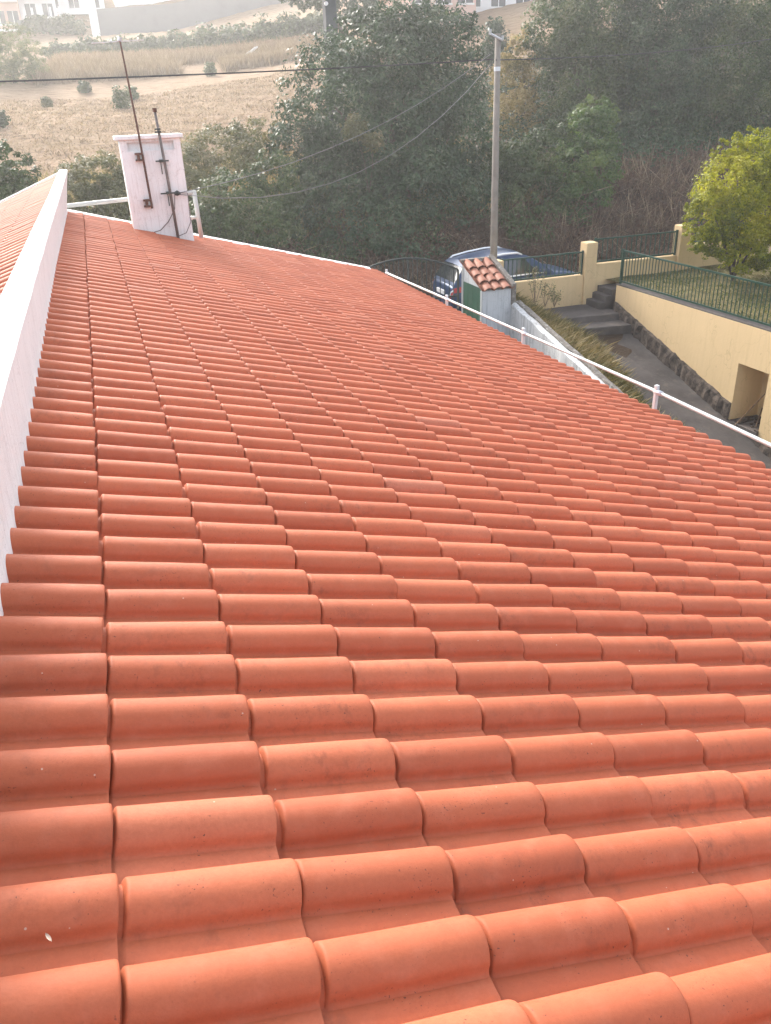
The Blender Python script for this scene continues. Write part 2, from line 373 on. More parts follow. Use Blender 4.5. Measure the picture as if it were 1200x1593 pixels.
def trunk(base, tips, r0, parent, m='bark'):
    b_ = MB(); base = np.array(base, float); top = np.mean(np.array(tips), 0)
    fork = base + (top - base) * .38 + np.array([.1, .05, 0])
    b_.tube([base - [0, 0, .3], base + (fork - base) * .5 + [.06, -.04, 0], fork], [r0 * 1.25, r0, r0 * .8], 9)
    for t in tips:
        t = np.array(t, float); mid = fork + (t - fork) * .5 + RNG.normal(0, .12, 3) * np.linalg.norm(t - fork) * .5
        b_.tube([fork - (mid - fork) * .05, mid, t], [r0 * .62, r0 * .4, r0 * .12], 6)
        for q in range(2):
            e = mid + (t - mid) * .3 + RNG.normal(0, .35, 3) * np.linalg.norm(t - mid)
            b_.tube([mid, (mid + e) / 2 + RNG.normal(0, .05, 3), e], [r0 * .3, r0 * .2, r0 * .06], 5)
    return b_.build('trunk', MATS[m], parent, True)
def px_lobe(px, py, Y, rx, ry=None, rd=None):
    c = aty(px, py, Y); s = depth(c) / FPX; ry = ry or rx
    return (c, (rx * s, (rd or rx) * s, ry * s))
def tree(name, label, cat, Y, lobes, n, size, m, r0=.16, group=None, aspect=.5):
    L = [px_lobe(a[0], a[1], Y + (a[4] if len(a) > 4 else 0), a[2], a[3]) for a in lobes]
    cs = np.array([c for c, _ in L]); x, y = cs[:, 0].mean(), cs[:, 1].mean()
    base = (x, y, float(H(x, y)))
    t = thing(name, label, cat, base, group)
    crown('crown', L, n, size, MATS[m], t, aspect)
    trunk(base, [c for c in cs[:6]], r0, t)
    return t
def blades(name, P, h, w, m, lean=.35, kind='stuff', parent=None):
    n = len(P); hh = h * RNG.uniform(.5, 1.3, (n, 1)); a = RNG.uniform(0, 2 * math.pi, n)
    D = np.stack([np.cos(a), np.sin(a), np.zeros(n)], 1) * w * .5
    L = np.stack([RNG.normal(0, lean, n), RNG.normal(0, lean, n), np.ones(n)], 1) * hh
    v = np.stack([P - D, P + D, P + L * .6 + D * .6 + RNG.normal(0, .01, P.shape), P + L], 1).reshape(-1, 3)
    t = np.clip(.5 + .25 * np.sin(P[:, 0] * 1.7 + P[:, 1] * 2.3) + RNG.normal(0, .25, n), 0, 1)
    o = link(name, np_mesh(name, v, np.arange(4 * n, dtype=np.int32).reshape(-1, 4), t), MATS[m], parent)
    return o

# ------------------------------------------------------------------ the house: tiled roof, parapet, chimney
PV, PU, TH = .2065, .3863, R(17.0)
cT, sT = math.cos(TH), math.sin(TH)
def verge_y(x): return 14.18 + .355 * (x - .1)
house = thing('tiled_house', 'house with long orange clay tile roof, white parapet and white chimney', 'house', (3.2, 6.5, -5.4))
ROLL, RH = .066, .061
NEAR = [(1.17, .006), (1.10, .026), (1.045, .075), (1.0, .165), (.97, .275), (.93, .39), (.865, .52), (.765, .65), (.635, .78), (.48, .882), (.31, .953), (.15, .989), (0, 1.0)]
# the tile runs from under its far neighbour's ... near pan edge (tucked) to the far foot of its own roll
prof = [(-PV + ROLL - .022, -.007), (-PV + ROLL + .004, -.004), (-PV + ROLL + .018, .001), (-.098, .0), (-.078, .001)] + [(-a * ROLL, z * RH) for a, z in NEAR] + [(a * ROLL, z * RH) for a, z in NEAR[-2:1:-1]] + [(ROLL * 1.07, .0015)]
STEP, TTH = .017, .012
def tile_mesh(name, seed):
    """one interlocking roll tile. local: +x down the slope, +y along the eave (away), +z off the roof; x=0 is the lower end, crest at z=0"""
    rr = random.Random(seed); L = PU + .035
    # stations down the tile and a small extra height there: groove under the neighbour's nose, raised bead, eased nose
    us = [(-L, -.004), (-PU - .006, -.020), (-PU + .010, -.020), (-PU + .0145, -.004), (-PU + .0185, .0006), (-PU + .024, .0006), (-PU + .034, 0), (-PU * .66, 0), (-PU * .33, 0), (-.020, 0), (-.006, -.0006), (-.0015, -.0022), (0.0, -.005)]
    vs = []; fs = []; n = len(prof); m_ = len(us)
    bend = rr.uniform(-.0012, .0012); wob = [rr.uniform(-.0006, .0006) for _ in range(4)]
    for u, ex in us:
        t = (u + L) / L
        lift = STEP * (t - 1) + bend * math.sin(t * math.pi) + wob[0] * math.sin(5 * t + wob[1] * 4000)
        for (v, z) in prof:
            k = min(1, max(0, z / RH * 3))               # groove and bead follow the roll, fade in the pan
            vs.append((u, v * (1 + .03 * t) if abs(v) < .064 else v, z * (1 + .03 * t) - RH * 1.03 + lift + ex * (.15 + .85 * k)))
    for i in range(m_ - 1):
        for j in range(n - 1): fs.append((i*n+j, (i+1)*n+j, (i+1)*n+j+1, i*n+j+1))
    o = len(vs)
    for dx, dz in ((-.001, -TTH), (-.05, -TTH - .003)):
        for (v, z) in prof: vs.append((dx, v * .90 if abs(v) < .064 else v, z * .93 - RH * 1.03 + dz + (0 if z > .01 else .004)))
    for j in range(n - 1):
        a = (m_ - 1) * n
        fs.append((a+j, o+j, o+j+1, a+j+1)); fs.append((o+j, o+n+j, o+n+j+1, o+j+1))
    me = bpy.data.meshes.new(name); me.from_pydata(vs, [], fs); me.update(); me.shade_smooth()
    try: me.set_sharp_from_angle(angle=R(50))
    except Exception: pass
    return me
tile_meshes = [tile_mesh('roof_tile', s) for s in range(5)]
for t in tile_meshes: t.materials.append(TILE_A)
B0 = Matrix(((cT, 0, sT, 0), (0, 1, 0, 0), (-sT, 0, cT, 0), (0, 0, 0, 1)))
def tile_matrix(r, c, rr):
    u = .3831 + (c - 1) * PU + rr.gauss(0, .003); v = r * PV + rr.gauss(0, .0018) + .0012 * math.sin(c * 2.1 + r * .4)
    loc = Vector((u * cT, v, -u * sT)) + Vector((sT, 0, cT)) * rr.gauss(0, .0013)
    return Matrix.Translation(loc) @ B0 @ Matrix.Rotation(rr.gauss(0, R(.55)), 4, 'Z') @ Matrix.Rotation(rr.gauss(0, R(.7)), 4, 'X') @ Matrix.Rotation(rr.gauss(0, R(.12)), 4, 'Y')
cells = []
rr = random.Random(3)
for r in range(-9, 84):
    for c in range(1, 18):
        p = ((.38 + (c - 1.5) * PU) * cT, r * PV, -(.38 + (c - 1.5) * PU) * sT)
        if p[1] > verge_y(p[0]) + .12: continue
        dd = np.linalg.norm(np.array(p) - CAM)
        cells.append((dd if inframe(p, 60) else 999, r, c, tile_matrix(r, c, rr), rr.random()))
cells.sort(key=lambda q: q[0])
# sheathing under the tiles
b = MB(); y0 = -2.1
def RP(u, v, n_): return (u * cT + n_ * sT, v, -u * sT + n_ * cT)
ue = .3831 + 16 * PU - .10
b.hexa([RP(-.05, y0, -.16), RP(ue, y0, -.16), RP(ue, verge_y(ue * cT), -.16), RP(-.05, verge_y(0), -.16),
        RP(-.05, y0, -.098), RP(ue, y0, -.098), RP(ue, verge_y(ue * cT), -.098), RP(-.05, verge_y(0), -.098)])
roof = b.build('roof', MATS['sheathing'], house); roof['label'] = 'long roof slope of orange roll tiles'
for i, (dd, r, c, mw, q) in enumerate(cells[:300]):
    o = bpy.data.objects.new('roof_tile', tile_meshes[(r * 7 + c * 3) % 5]); col.objects.link(o)
    o.parent = roof; o.matrix_basis = mw
def joined_tiles(name, mats, parent, cut=None):
    base = [np.array([v.co for v in t.vertices]) for t in tile_meshes]
    fc = [np.array([tuple(p.vertices) for p in t.polygons], dtype=np.int32) for t in tile_meshes]
    V = []; Fc = []; A = []; off = 0
    for k, (mw, q) in enumerate(mats):
        Bv = base[k % 5]; m_ = np.array(mw); V.append(Bv @ m_[:3, :3].T + m_[:3, 3]); Fc.append(fc[k % 5] + off); off += len(Bv); A.append(np.full(len(fc[k % 5]), q))
    me = np_mesh(name, np.concatenate(V), np.concatenate(Fc), np.concatenate(A)); me.shade_smooth()
    if cut:
        bm = bmesh.new(); bm.from_mesh(me)
        for co, no in cut: bmesh.ops.bisect_plane(bm, geom=bm.verts[:] + bm.edges[:] + bm.faces[:], plane_co=co, plane_no=no, clear_outer=True)
        bm.to_mesh(me); bm.free()
    try: me.set_sharp_from_angle(angle=R(48))
    except Exception: pass
    return tag(link(name, me, TILE_B, parent), kind='stuff')
joined_tiles('distant_roof_tiles', [(mw, q) for _, r, c, mw, q in cells[300:]], roof, [((.1, verge_y(.1), 0), (-.355, 1, 0))])

# parapet along the ridge: bottom and top lines drawn from the near end to the far end
def pline(t, a, b_): return tuple(a[i] + (b_[i] - a[i]) * t for i in range(3))
par = MB()
yn, yf = -2.1, 14.12
st = [(-2.1, .063, .080, -.115, .325), (4.0, .065, .083, -.105, .325), (8.0, .075, .113, -.055, .365), (11, .10, .17, .02, .44), (14.12, .125, .255, .115, .585)]
for (ya, xb, xr, xl, zt), (yb, xb2, xr2, xl2, zt2) in zip(st[:-1], st[1:]): pass
rows = []
for (y, xb, xr, xl, zt) in st:
    rows.append([(xb, y, -.16), (xb + .002, y, 0.0), ((xb + xr) / 2 + .003, y, zt * .55), (xr, y, zt - .012), (xr - .012, y, zt), (xl + .012, y, zt + .004), (xl, y, zt - .01), (xl - .02, y, -.16)])
# subdivide with a hand-plastered waver
R2 = []
for (a, b_) in zip(rows[:-1], rows[1:]):
    K = 14
    for k in range(K): R2.append([tuple(a[i][j] + (b_[i][j] - a[i][j]) * k / K + random.gauss(0, .0009) * (j != 1) for j in range(3)) for i in range(8)])
R2.append(rows[-1])
par.grid([r_ + [r_[0]] for r_ in R2]); n8 = 9
par.f += [tuple(range(8))[::-1], tuple(len(R2) * 9 - 9 + i for i in range(8))]
par.build('parapet', MATS['white_paint'], house)['label'] = 'low white rendered wall along the roof ridge'
# white coping along the far verge
b = MB()
def vp(x, off, up): 
    y = verge_y(x) + off; return (x + up * sT, y, -x * math.tan(TH) + up)
for xa, xb in zip(np.linspace(.02, 6.1, 9)[:-1], np.linspace(.02, 6.1, 9)[1:]):
    xb += .004
    b.hexa([vp(xa, -.05, -.14), vp(xb, -.05, -.14), vp(xb, .16, -.14), vp(xa, .16, -.14), vp(xa, -.03, -.008), vp(xb, -.03, -.008), vp(xb, .13, .004), vp(xa, .13, .004)])
b.build('verge_coping', MATS['white_paint'], house)
# walls below the roof
b = MB()
b.prism([(-6.0, -5.6), (5.85, -5.6), (5.85, -2.02), (0.0, -.22), (-6.0, -2.4)], 'y', -1.9, 14.0)
b.build('wall', MATS['white_paint'], house)
b = MB(); b.prism([(0, 13.9), (5.85, 13.9), (5.85, verge_y(5.85) - .1), (0, verge_y(0) - .1)], 'z', -5.6, -2.3)
b.add([(0.02, verge_y(0) - .1, -2.3), (5.84, verge_y(5.85) - .1, -2.3), (5.84, verge_y(5.85) - .1, -2.02), (0.02, verge_y(0) - .1, -.22)], [(0, 1, 2, 3)])
b.build('end_wall', MATS['white_paint'], house)
# the other slope, beyond the parapet
A_ = Vector((-.10, 4.0, .245)); B_ = Vector((.125, 14.1, .555)); C_ = Vector((-.88, 14.15, .165))
ey = (B_ - A_).normalized(); ez = ey.cross(C_ - B_).normalized()
if ez.z < 0: ez = -ez
ex = ey.cross(ez).normalized()
if ex.x > 0: ex = -ex
BL = Matrix((( ex.x, ey.x, ez.x, 0), (ex.y, ey.y, ez.y, 0), (ex.z, ey.z, ez.z, 0), (0, 0, 0, 1)))
b = MB()
q = [A_ - ey * 6, A_ + ey * 10.15, A_ + ey * 10.15 + ex * 6.2, A_ - ey * 6 + ex * 6.2]
b.hexa([tuple(p - ez * .2) for p in q] + [tuple(p - ez * .10) for p in q])
roof2 = b.build('roof', MATS['sheathing'], house); roof2['label'] = 'second roof slope of orange tiles behind the white parapet'
mats = []
rr = random.Random(9)
for r in range(-28, 50):
    for c in range(1, 17):
        p = A_ + ey * (r * PV) + ex * (c * PU + .02) + ez * rr.gauss(0, .001)
        if (p - A_).dot(ey) > 10.1: continue
        mats.append((Matrix.Translation(p) @ BL @ Matrix.Rotation(rr.gauss(0, R(.3)), 4, 'Z'), rr.random()))
joined_tiles('distant_roof_tiles', mats, roof2)
b = MB()
b.hexa([tuple(A_ + ey * s + ex * t + ez * h) for h in (-.2, .0) for s, t in ((10.08, 0), (10.08, 6.2), (10.22, 6.2), (10.22, 0))])
b.build('verge_coping', MATS['white_paint'], house)

# chimney: hollow-fronted top under a slab
CH0, CH1, CY0, CY1 = 1.13, 2.10, 13.80, 14.30
b = MB()
b.prism([(CY0, -1.2), (CY1, -1.2), (CY1, .985), (CY0 + .09, .985), (CY0 + .09, .81), (CY0, .81)], 'x', CH0 + .11, CH1 - .11)
b.box((CH0, CY0 - .002, -1.2), (CH0 + .11, CY1 + .002, .985)); b.box((CH1 - .11, CY0 - .002, -1.2), (CH1, CY1 + .002, .985))
b.box((CH0 + .11, CY0 + .001, .945), (CH1 - .11, CY0 + .085, .985))
ch = b.build('chimney', MATS['chimney_paint'], house)
ch['label'] = 'white rendered chimney block with flat top slab'
b = MB(); b.box((CH0 - .07, CY0 - .06, .985), (CH1 + .05, CY1 + .06, 1.045)); b.build('chimney_cap', MATS['white_paint'], ch, bevel=.01)

# ------------------------------------------------------------------ masts, railing, guard rail
MY = CY0 - .085
m1b = aty(237, 324, MY); m1t = aty(186, 60, MY)
t = thing('antenna_mast', 'tall thin rusty mast bracketed to the white chimney', 'mast', m1b)
b = MB(); b.tube([m1b, (m1b + m1t) / 2 + [.012, 0, 0], m1t], [.019, .017, .013], 8); b.build('pole', MATS['rust'], t, True)
for py, px in ((244, 219), (316, 232)):
    p = aty(px, py, MY)
    b = MB(); b.box((p[0] - .085, MY - .03, p[2] - .06), (p[0] + .04, CY0 + .004, p[2] - .035)); b.box((p[0] - .085, MY - .03, p[2] + .035), (p[0] + .04, CY0 + .004, p[2] + .06)); b.box((p[0] - .055, MY - .02, p[2] - .062), (p[0] - .015, CY0 + .004, p[2] + .062))
    b.build('bracket', MATS['rust'], t)
b = MB(); b.tube([m1t + [-.42, .02, -.05], m1t + [.36, -.02, -.02]], .006, 6); b.tube([m1t + [-.012, 0, -.03], m1t + [.012, 0, .02]], .03, 8); b.build('aerial_arm', MATS['galvanised'], t)
m2b = aty(277, 367, MY); m2t = aty(241, 173, MY)
t = thing('antenna_mast', 'shorter grey mast with cross clamps and cables on the chimney', 'mast', m2b)
b = MB(); b.tube([m2b - [0, 0, .05], (m2b + m2t) / 2 + [.006, 0, 0], m2t], [.025, .023, .021], 8); b.build('pole', MATS['grey_mast'], t, True)
b = MB(); b.tube([m2t - [0, 0, .01], m2t + [0, 0, .05]], .034, 8); b.build('pole_cap', MATS['rust'], t)
for py, px, hw in ((250, 253, .115), (300, 264, .15)):
    p = aty(px, py, MY)
    b = MB(); b.box((p[0] - hw, MY - .045, p[2] - .011), (p[0] + hw * .85, MY - .02, p[2] + .011)); b.box((p[0] - .042, MY - .02, p[2] - .20), (p[0] - .026, MY + .0, p[2])); b.box((p[0] - .05, MY, p[2] - .02), (p[0] + .03, CY0 + .004, p[2] + .02))
    b.build('clamp', MATS['dark_metal'], t)
p = aty(246, 203, MY)
b = MB(); b.box((p[0] - .055, MY - .04, p[2] - .03), (p[0] + .045, MY + .04, p[2] - .008)); b.box((p[0] - .05, MY - .04, p[2] + .012), (p[0] + .04, MY + .04, p[2] + .035)); b.build('clamp', MATS['dark_metal'], t)
p = aty(276, 301, MY - .03)
b = MB(); b.tube([p + [-.05, 0, 0], p + [.0, -.01, .01], p + [.05, 0, 0]], [.025, .045, .02], 8); b.build('cable_insulator', MATS['dark_metal'], t, True)
b = MB()
b.tube([aty(*q) for q in ((272, 303, MY - .03), (272, 325, MY - .02), (262, 345, CY0 - .02), (250, 358, CY0 - .02), (240, 361, CY0 - .05))], .007, 6)
b.tube([aty(*q) for q in ((278, 300, MY - .03), (292, 300, CY0 - .02), (294, 320, CY0 - .02), (297, 345, CY0 - .02), (290, 362, CY0 - .03), (276, 368, CY0 - .06))], .006, 6)
b.build('loose_cable', MATS['grey_mast'], t, True)

t = thing('white_railing', 'white painted pipe railing behind the chimney at the roof end', 'railing', aty(312, 362, 14.75))
yr = 14.78
pa, pb, pc = aty(100, 320.5, yr), aty(208, 309, yr), aty(302, 299, yr)
b = MB(); b.tube([pa, pb, pc], .036, 8); b.build('rail', MATS['white_metal'], t, True)
pd = aty(314, 372, yr); b = MB(); b.tube([pc + [0, 0, .03], pd], .04, 8); b.build('post', MATS['white_metal'], t, True)
pe = aty(306, 338, yr); b = MB(); b.tube([pe + [-.14, 0, .0], pe + [.05, 0, 0]], .03, 8); b.build('bracket', MATS['white_metal'], t, True)

GX = 6.26
gp = [atx(x, y, GX) for x, y in ((603, 425), (697, 466), (817, 519), (1026, 611), (1200, 693), (1330, 757))]
t = thing('guard_rail', 'white pipe guard rail running along the eave of the tiled roof', 'railing', (GX, 8, -2.0))
b = MB(); b.tube(gp, .021, 10); b.build('rail', MATS['white_metal'], t, True)
for i in (0, 1, 2, 3):
    p = gp[i]; zb = -GX * math.tan(TH) - .13
    b = MB(); b.box((GX - .02, p[1] + .028, zb - .02), (GX + .02, p[1] + .075, p[2] + .075)); b.build('post', MATS['galvanised'], t, bevel=.004)
    b = MB(); b.tube([(GX, p[1] - .05, p[2] + (gp[min(i+1,5)][2]-p[2])*.02), (GX, p[1] + .08, p[2])], .029, 10); b.build('clamp', MATS['galvanised'], t, True)

# ------------------------------------------------------------------ boundary wall, fences, gate, shed
YW = 17.4
def bars_fence(name, label, cat, p0, p1, h, m, nb, br=.008, group=None, rail=.018, posts=True):
    p0 = np.array(p0, float); p1 = np.array(p1, float); t = thing(name, label, cat, (p0 + p1) / 2, group)
    up = np.array([0, 0, h])
    d = (p1 - p0) / np.linalg.norm(p1 - p0); sd = np.array([-d[1], d[0], 0]) * rail
    for q in (np.array([0, 0, .045]), up):
        b_ = MB(); rv = np.array([0, 0, rail])
        b_.hexa([p0 + q - sd - rv, p1 + q - sd - rv, p1 + q + sd - rv, p0 + q + sd - rv, p0 + q - sd + rv, p1 + q - sd + rv, p1 + q + sd + rv, p0 + q + sd + rv]); b_.build('rail', MATS[m], t)
    bm_ = None
    for i in range(nb):
        f = (i + .5) / nb; a = p0 + (p1 - p0) * f
        if bm_ is None:
            b_ = MB(); b_.box((-br, -br, .05), (br, br, h - .01)); bm_ = b_.mesh('bar'); bm_.materials.append(MATS[m])
        o = bpy.data.objects.new('bar', bm_); col.objects.link(o); o.parent = t; o.location = tuple(a - np.array(t.location))
    if posts:
        for a in (p0, p1):
            b_ = MB(); b_.box(tuple(a - [.025, .025, .05]), tuple(a + [.025, .025, h + .04])); b_.build('post', MATS[m], t)
    return t
t = thing('boundary_wall', 'cream painted low wall with square pillars beside the road', 'wall', (12.4, YW, -3.5))
b = MB(); b.box((9.86, YW - .09, -4.3), (12.19, YW + .09, -2.76)); b.build('wall_panel', MATS['cream_paint'], t, bevel=.01)
b = MB(); b.box((12.51, YW - .09, -4.2), (15.02, YW + .09, -2.52)); b.build('wall_panel', MATS['cream_paint'], t, bevel=.01)
b = MB(); b.box((15.34, YW - .09, -4.2), (21.0, YW + .09, -2.28)); b.build('wall_panel', MATS['cream_paint'], t, bevel=.01)
for x0, x1, zt in ((9.52, 9.86, -2.18), (12.19, 12.51, -1.96), (15.02, 15.34, -1.76), (18.3, 18.62, -1.5)):
    b = MB(); b.box((x0, YW - .16, -4.3), (x1, YW + .16, zt)); b.build('pillar', MATS['cream_paint'], t, bevel=.015)
bars_fence('metal_fence', 'dark green bar fence above the cream wall in front of the parked car', 'fence', (9.88, YW, -2.755), (12.18, YW, -2.755), .56, 'green_metal', 19, .009)
bars_fence('metal_fence', 'dark bar fence above the cream wall between the two tall pillars', 'fence', (12.53, YW, -2.515), (15.0, YW, -2.515), .60, 'green_metal', 17, .009)
bars_fence('metal_fence', 'dark bar fence on the cream wall behind the yellow-green tree', 'fence', (15.36, YW, -2.275), (18.28, YW, -2.275), .60, 'green_metal', 19, .009)

# arched double gate
t = thing('arched_gate', 'thin dark iron gate with curved top behind the tiled eave', 'gate', (7.4, YW + .05, -4.0))
gx0, gx1, gzb = 6.1, 8.72, -3.95
def arch(x): return -1.93 - .38 * ((x - 7.25) / 1.45) ** 2
b = MB(); b.tube([(x, YW + .05, arch(x)) for x in np.linspace(gx0, gx1, 18)], .022, 8); b.build('top_rail', MATS['dark_metal'], t, True)
for z in (-2.95, -3.85):
    b = MB(); b.box((gx0, YW + .035, z - .02), (gx1, YW + .065, z + .02)); b.build('rail', MATS['dark_metal'], t)
for i, x in enumerate(np.linspace(gx0, gx1, 23)):
    r_ = .022 if i in (0, 11, 22) else .009
    b = MB(); b.box((x - r_, YW + .05 - r_, gzb), (x + r_, YW + .05 + r_, arch(x))); b.build('post' if r_ > .01 else 'bar', MATS['dark_metal'], t)

# little shed with plank door and clay tiles
SX0, SX1, SY0, SY1 = 8.76, 9.52, 16.12, 17.30
zf, zb = -2.60, -2.15
t = thing('tool_shed', 'small white shed with green plank door and old clay tile roof', 'shed', ((SX0 + SX1) / 2, 16.7, -4.3))
def shz(y): return zf + (zb - zf) * (y - SY0) / (SY1 - SY0)
b = MB()
b.prism([(SY0, -4.5), (SY0 + .10, -4.5), (SY0 + .10, shz(SY0 + .1) - .02), (SY0, zf - .02)], 'x', SX0, SX1)
b.prism([(SY0 + .1, -4.5), (SY1, -4.5), (SY1, zb - .02), (SY0 + .1, shz(SY0 + .1) - .02)], 'x', SX1 - .09, SX1)
b.box((SX0, SY1 - .08, -4.5), (SX1 - .09, SY1, zb - .02))
b.prism([(SY0 + .1, -2.56), (SY1 - .08, -2.56), (SY1 - .08, shz(SY1 - .08) - .02), (SY0 + .1, shz(SY0 + .1) - .02)], 'x', SX0, SX0 + .08)
b.build('wall', MATS['shed_plaster'], t)
b = MB(); b.prism([(SY0 + .02, zf - .018), (SY1 + .05, zb + .0), (SY1 + .05, zb + .025), (SY0 + .02, zf + .01)], 'x', SX0 - .01, SX1 + .005)
sr = b.build('roof', MATS['moss_coping'], t)
d_ = MB(); d_.box((SX0 + .01, SY0 + .1, -4.4), (SX0 + .022, SY1 - .08, -2.562)); door = d_.build('door', MATS['green_door'], t)
npl = 7
for i in range(npl):
    a = SY0 + .105 + i * (SY1 - SY0 - .19) / npl
    b = MB(); b.box((SX0 - .004 - .004 * (i % 2), a + .004, -4.38), (SX0 + .012, a + (SY1 - SY0 - .19) / npl - .004, -2.566)); b.build('plank', MATS['green_door'], door)
b = MB(); b.box((SX0 - .015, SY1 - .08, -4.4), (SX0 - .001, SY1 + .0, -2.2)); b.build('door_frame', MATS['white_metal'], t)
b = MB(); b.box((SX0 - .014, SY0 + .02, -4.4), (SX0 - .001, SY0 + .1, -2.62)); b.build('door_frame', MATS['white_metal'], t)
# coping of the side wall, higher than the tiles
b = MB(); b.prism([(SY0 - .03, zf - .40), (SY0 + .03, zf - .40), (SY0 + .03, zf + .02), (SY1 + .08, zb + .06), (SY1 + .08, zb + .13), (SY0 - .03, zf + .09)], 'x', SX1 - .02, SX1 + .10); b.build('side_coping', MATS['moss_coping'], t, bevel=.01)
b = MB(); b.box((SX0 - .02, SY1 - .02, zb + .0), (SX1 + .02, SY1 + .10, zb + .085)); b.build('back_coping', MATS['moss_coping'], t, bevel=.01)
sl = math.atan2(zb - zf, SY1 - SY0)
def barrel(len_, r0, r1):
    b_ = MB(); Pn = []
    for t_, rr_ in ((0, r0), (1, r1)):
        Pn.append([(rr_ * math.cos(a), len_ * t_, rr_ * .75 * math.sin(a)) for a in np.linspace(0, math.pi, 9)])
    for t_, rr_ in ((1, r1 - .012), (0, r0 - .012)):
        Pn.append([(rr_ * math.cos(a), len_ * t_, rr_ * .75 * math.sin(a)) for a in np.linspace(0, math.pi, 9)])
    Pn.append(Pn[0]); b_.grid(Pn); return b_.mesh('clay_tile', True)
bt = barrel(.40, .118, .095); bt.materials.append(TILE_OLD)
ncol = 3; cw = (SX1 - .02 - SX0 - .03) / ncol
for i in range(ncol):
    for j in range(4):
        y = SY0 - .07 + j * .30
        o = bpy.data.objects.new('clay_tile', bt); col.objects.link(o); o.parent = sr
        o.matrix_basis = Matrix.Translation((SX0 + .02 + cw * (i + .5) + random.gauss(0, .008), y, shz(y) + .015 + .012 * (j % 2))) @ Matrix.Rotation(sl - .03, 4, 'X') @ Matrix.Rotation(random.gauss(0, .04), 4, 'Z')
bc = MB(); Pn = [[(.075 * math.cos(a), L_, -.05 * math.sin(a)) for a in np.linspace(0, math.pi, 7)] for L_ in (0, .42)]; Pn += [[(.063 * math.cos(a), L_, -.038 * math.sin(a)) for a in np.linspace(0, math.pi, 7)] for L_ in (.42, 0)]; Pn.append(Pn[0]); bc.grid(Pn)
bcm = bc.mesh('channel_tile', True); bcm.materials.append(TILE_OLD)
for i in range(ncol + 1):
    for j in range(4):
        y = SY0 - .05 + j * .30
        o = bpy.data.objects.new('channel_tile', bcm); col.objects.link(o); o.parent = sr
        o.matrix_basis = Matrix.Translation((SX0 + .02 + cw * i, y, shz(y) + .055)) @ Matrix.Rotation(sl - .02, 4, 'X')

# rough whitewashed wall stepping down beside the dry bank
def wtop(y): return -2.93 - (16.2 - y) * .222
t = thing('garden_wall', 'rough stained whitewashed wall sloping down from the little shed', 'wall', (9.6, 13, -4.6))
ysw = np.linspace(16.12, 7.5, 40); b = MB()
b.grid([[(9.50 + random.gauss(0, .006), y, -6.2), (9.50 + random.gauss(0, .008), y, wtop(y) - .5), (9.505 + random.gauss(0, .008), y, wtop(y) - .03), (9.56, y, wtop(y) + random.gauss(0, .01)), (9.67, y, wtop(y) - .01), (9.69, y, -6.2)] for y in ysw])
b.f.append((0, 1, 2, 3, 4, 5)); b.build('wall_face', MATS['old_whitewash'], t)
b = MB(); b.grid([[(9.63 + random.gauss(0, .012), y, wtop(y) - .04), (9.64 + random.gauss(0, .012), y, wtop(y) + .035 + random.gauss(0, .012)), (9.76 + random.gauss(0, .01), y, wtop(y) + .03), (9.77, y, wtop(y) - .3)] for y in ysw])
b.build('coping', MATS['moss_coping'], t)

# bank of dry grass, path, steps and landing
def pz(y): return -3.76 - (16.16 - y) * .280
def path_left(y): return 11.0 + .22 * math.sin(y * .9) + (.25 if y < 12 else 0) - max(0, y - 15) * .35
b = MB(); b.grid([[(9.68, y, pz(y) + .50 - .02 * (16 - y)), (10.1, y, pz(y) + .38), (10.6, y, pz(y) + .20), (path_left(y) + .12, y, pz(y) - .03)] for y in np.linspace(17.3, 7.5, 30)])
def simple_ground(name, stops, sc):
    m, n, l, bb = nodes(name); f = noise(n, l, sc, detail=8, rough=.7); l.new(ramp(n, l, f, stops), bb.inputs['Base Color']); bb.inputs['Roughness'].default_value = .95; bb.inputs['Specular IOR Level'].default_value = .1
    bump(n, l, bb, f, .8, .05); MATS[name] = m; return m
tag(b.build('grass_bank', simple_ground('bank_soil', [(.3, (.09, .07, .04)), (.55, (.20, .15, .075)), (.75, (.30, .23, .12))], 4), None, True), kind='structure')
b = MB(); b.grid([[(path_left(y), y, pz(y) + .02), ((path_left(y) + 12.5) / 2, y, pz(y) + random.gauss(0, .006)), (12.61, y, pz(y) + .015)] for y in np.linspace(15.6, 7.0, 26)])
tag(b.build('path', MATS['path_concrete'], None, True), kind='structure')
b = MB(); b.hexa([(11.0, 16.0, -4.4), (12.6, 15.85, -4.4), (12.6, 17.3, -4.4), (10.8, 17.3, -4.4), (11.0, 16.25, -3.53), (12.6, 16.10, -3.53), (12.6, 17.3, -3.50), (10.75, 17.3, -3.50)])
tag(b.build('landing', MATS['path_concrete'], bevel=.02), kind='structure')
t = thing('stone_steps', 'dark worn stone steps climbing from the landing to the garden', 'steps', (12.4, 16.6, -3.5))
for i in range(3):
    b = MB(); x0 = 12.28 + i * .17; b.box((x0, 16.62, -3.9), (x0 + .24 + (.3 if i == 2 else 0), 17.3, -3.50 + .15 * (i + 1))); b.build('step', MATS['path_concrete'], t, bevel=.02)
b = MB(); b.hexa([(11.05, 15.75, -4.3), (12.55, 15.55, -4.3), (12.55, 16.3, -4.3), (11.0, 16.4, -4.3), (11.05, 15.75, -3.69), (12.55, 15.55, -3.70), (12.55, 16.3, -3.68), (11.0, 16.4, -3.68)]); b.build('step', MATS['path_concrete'], t, bevel=.02)

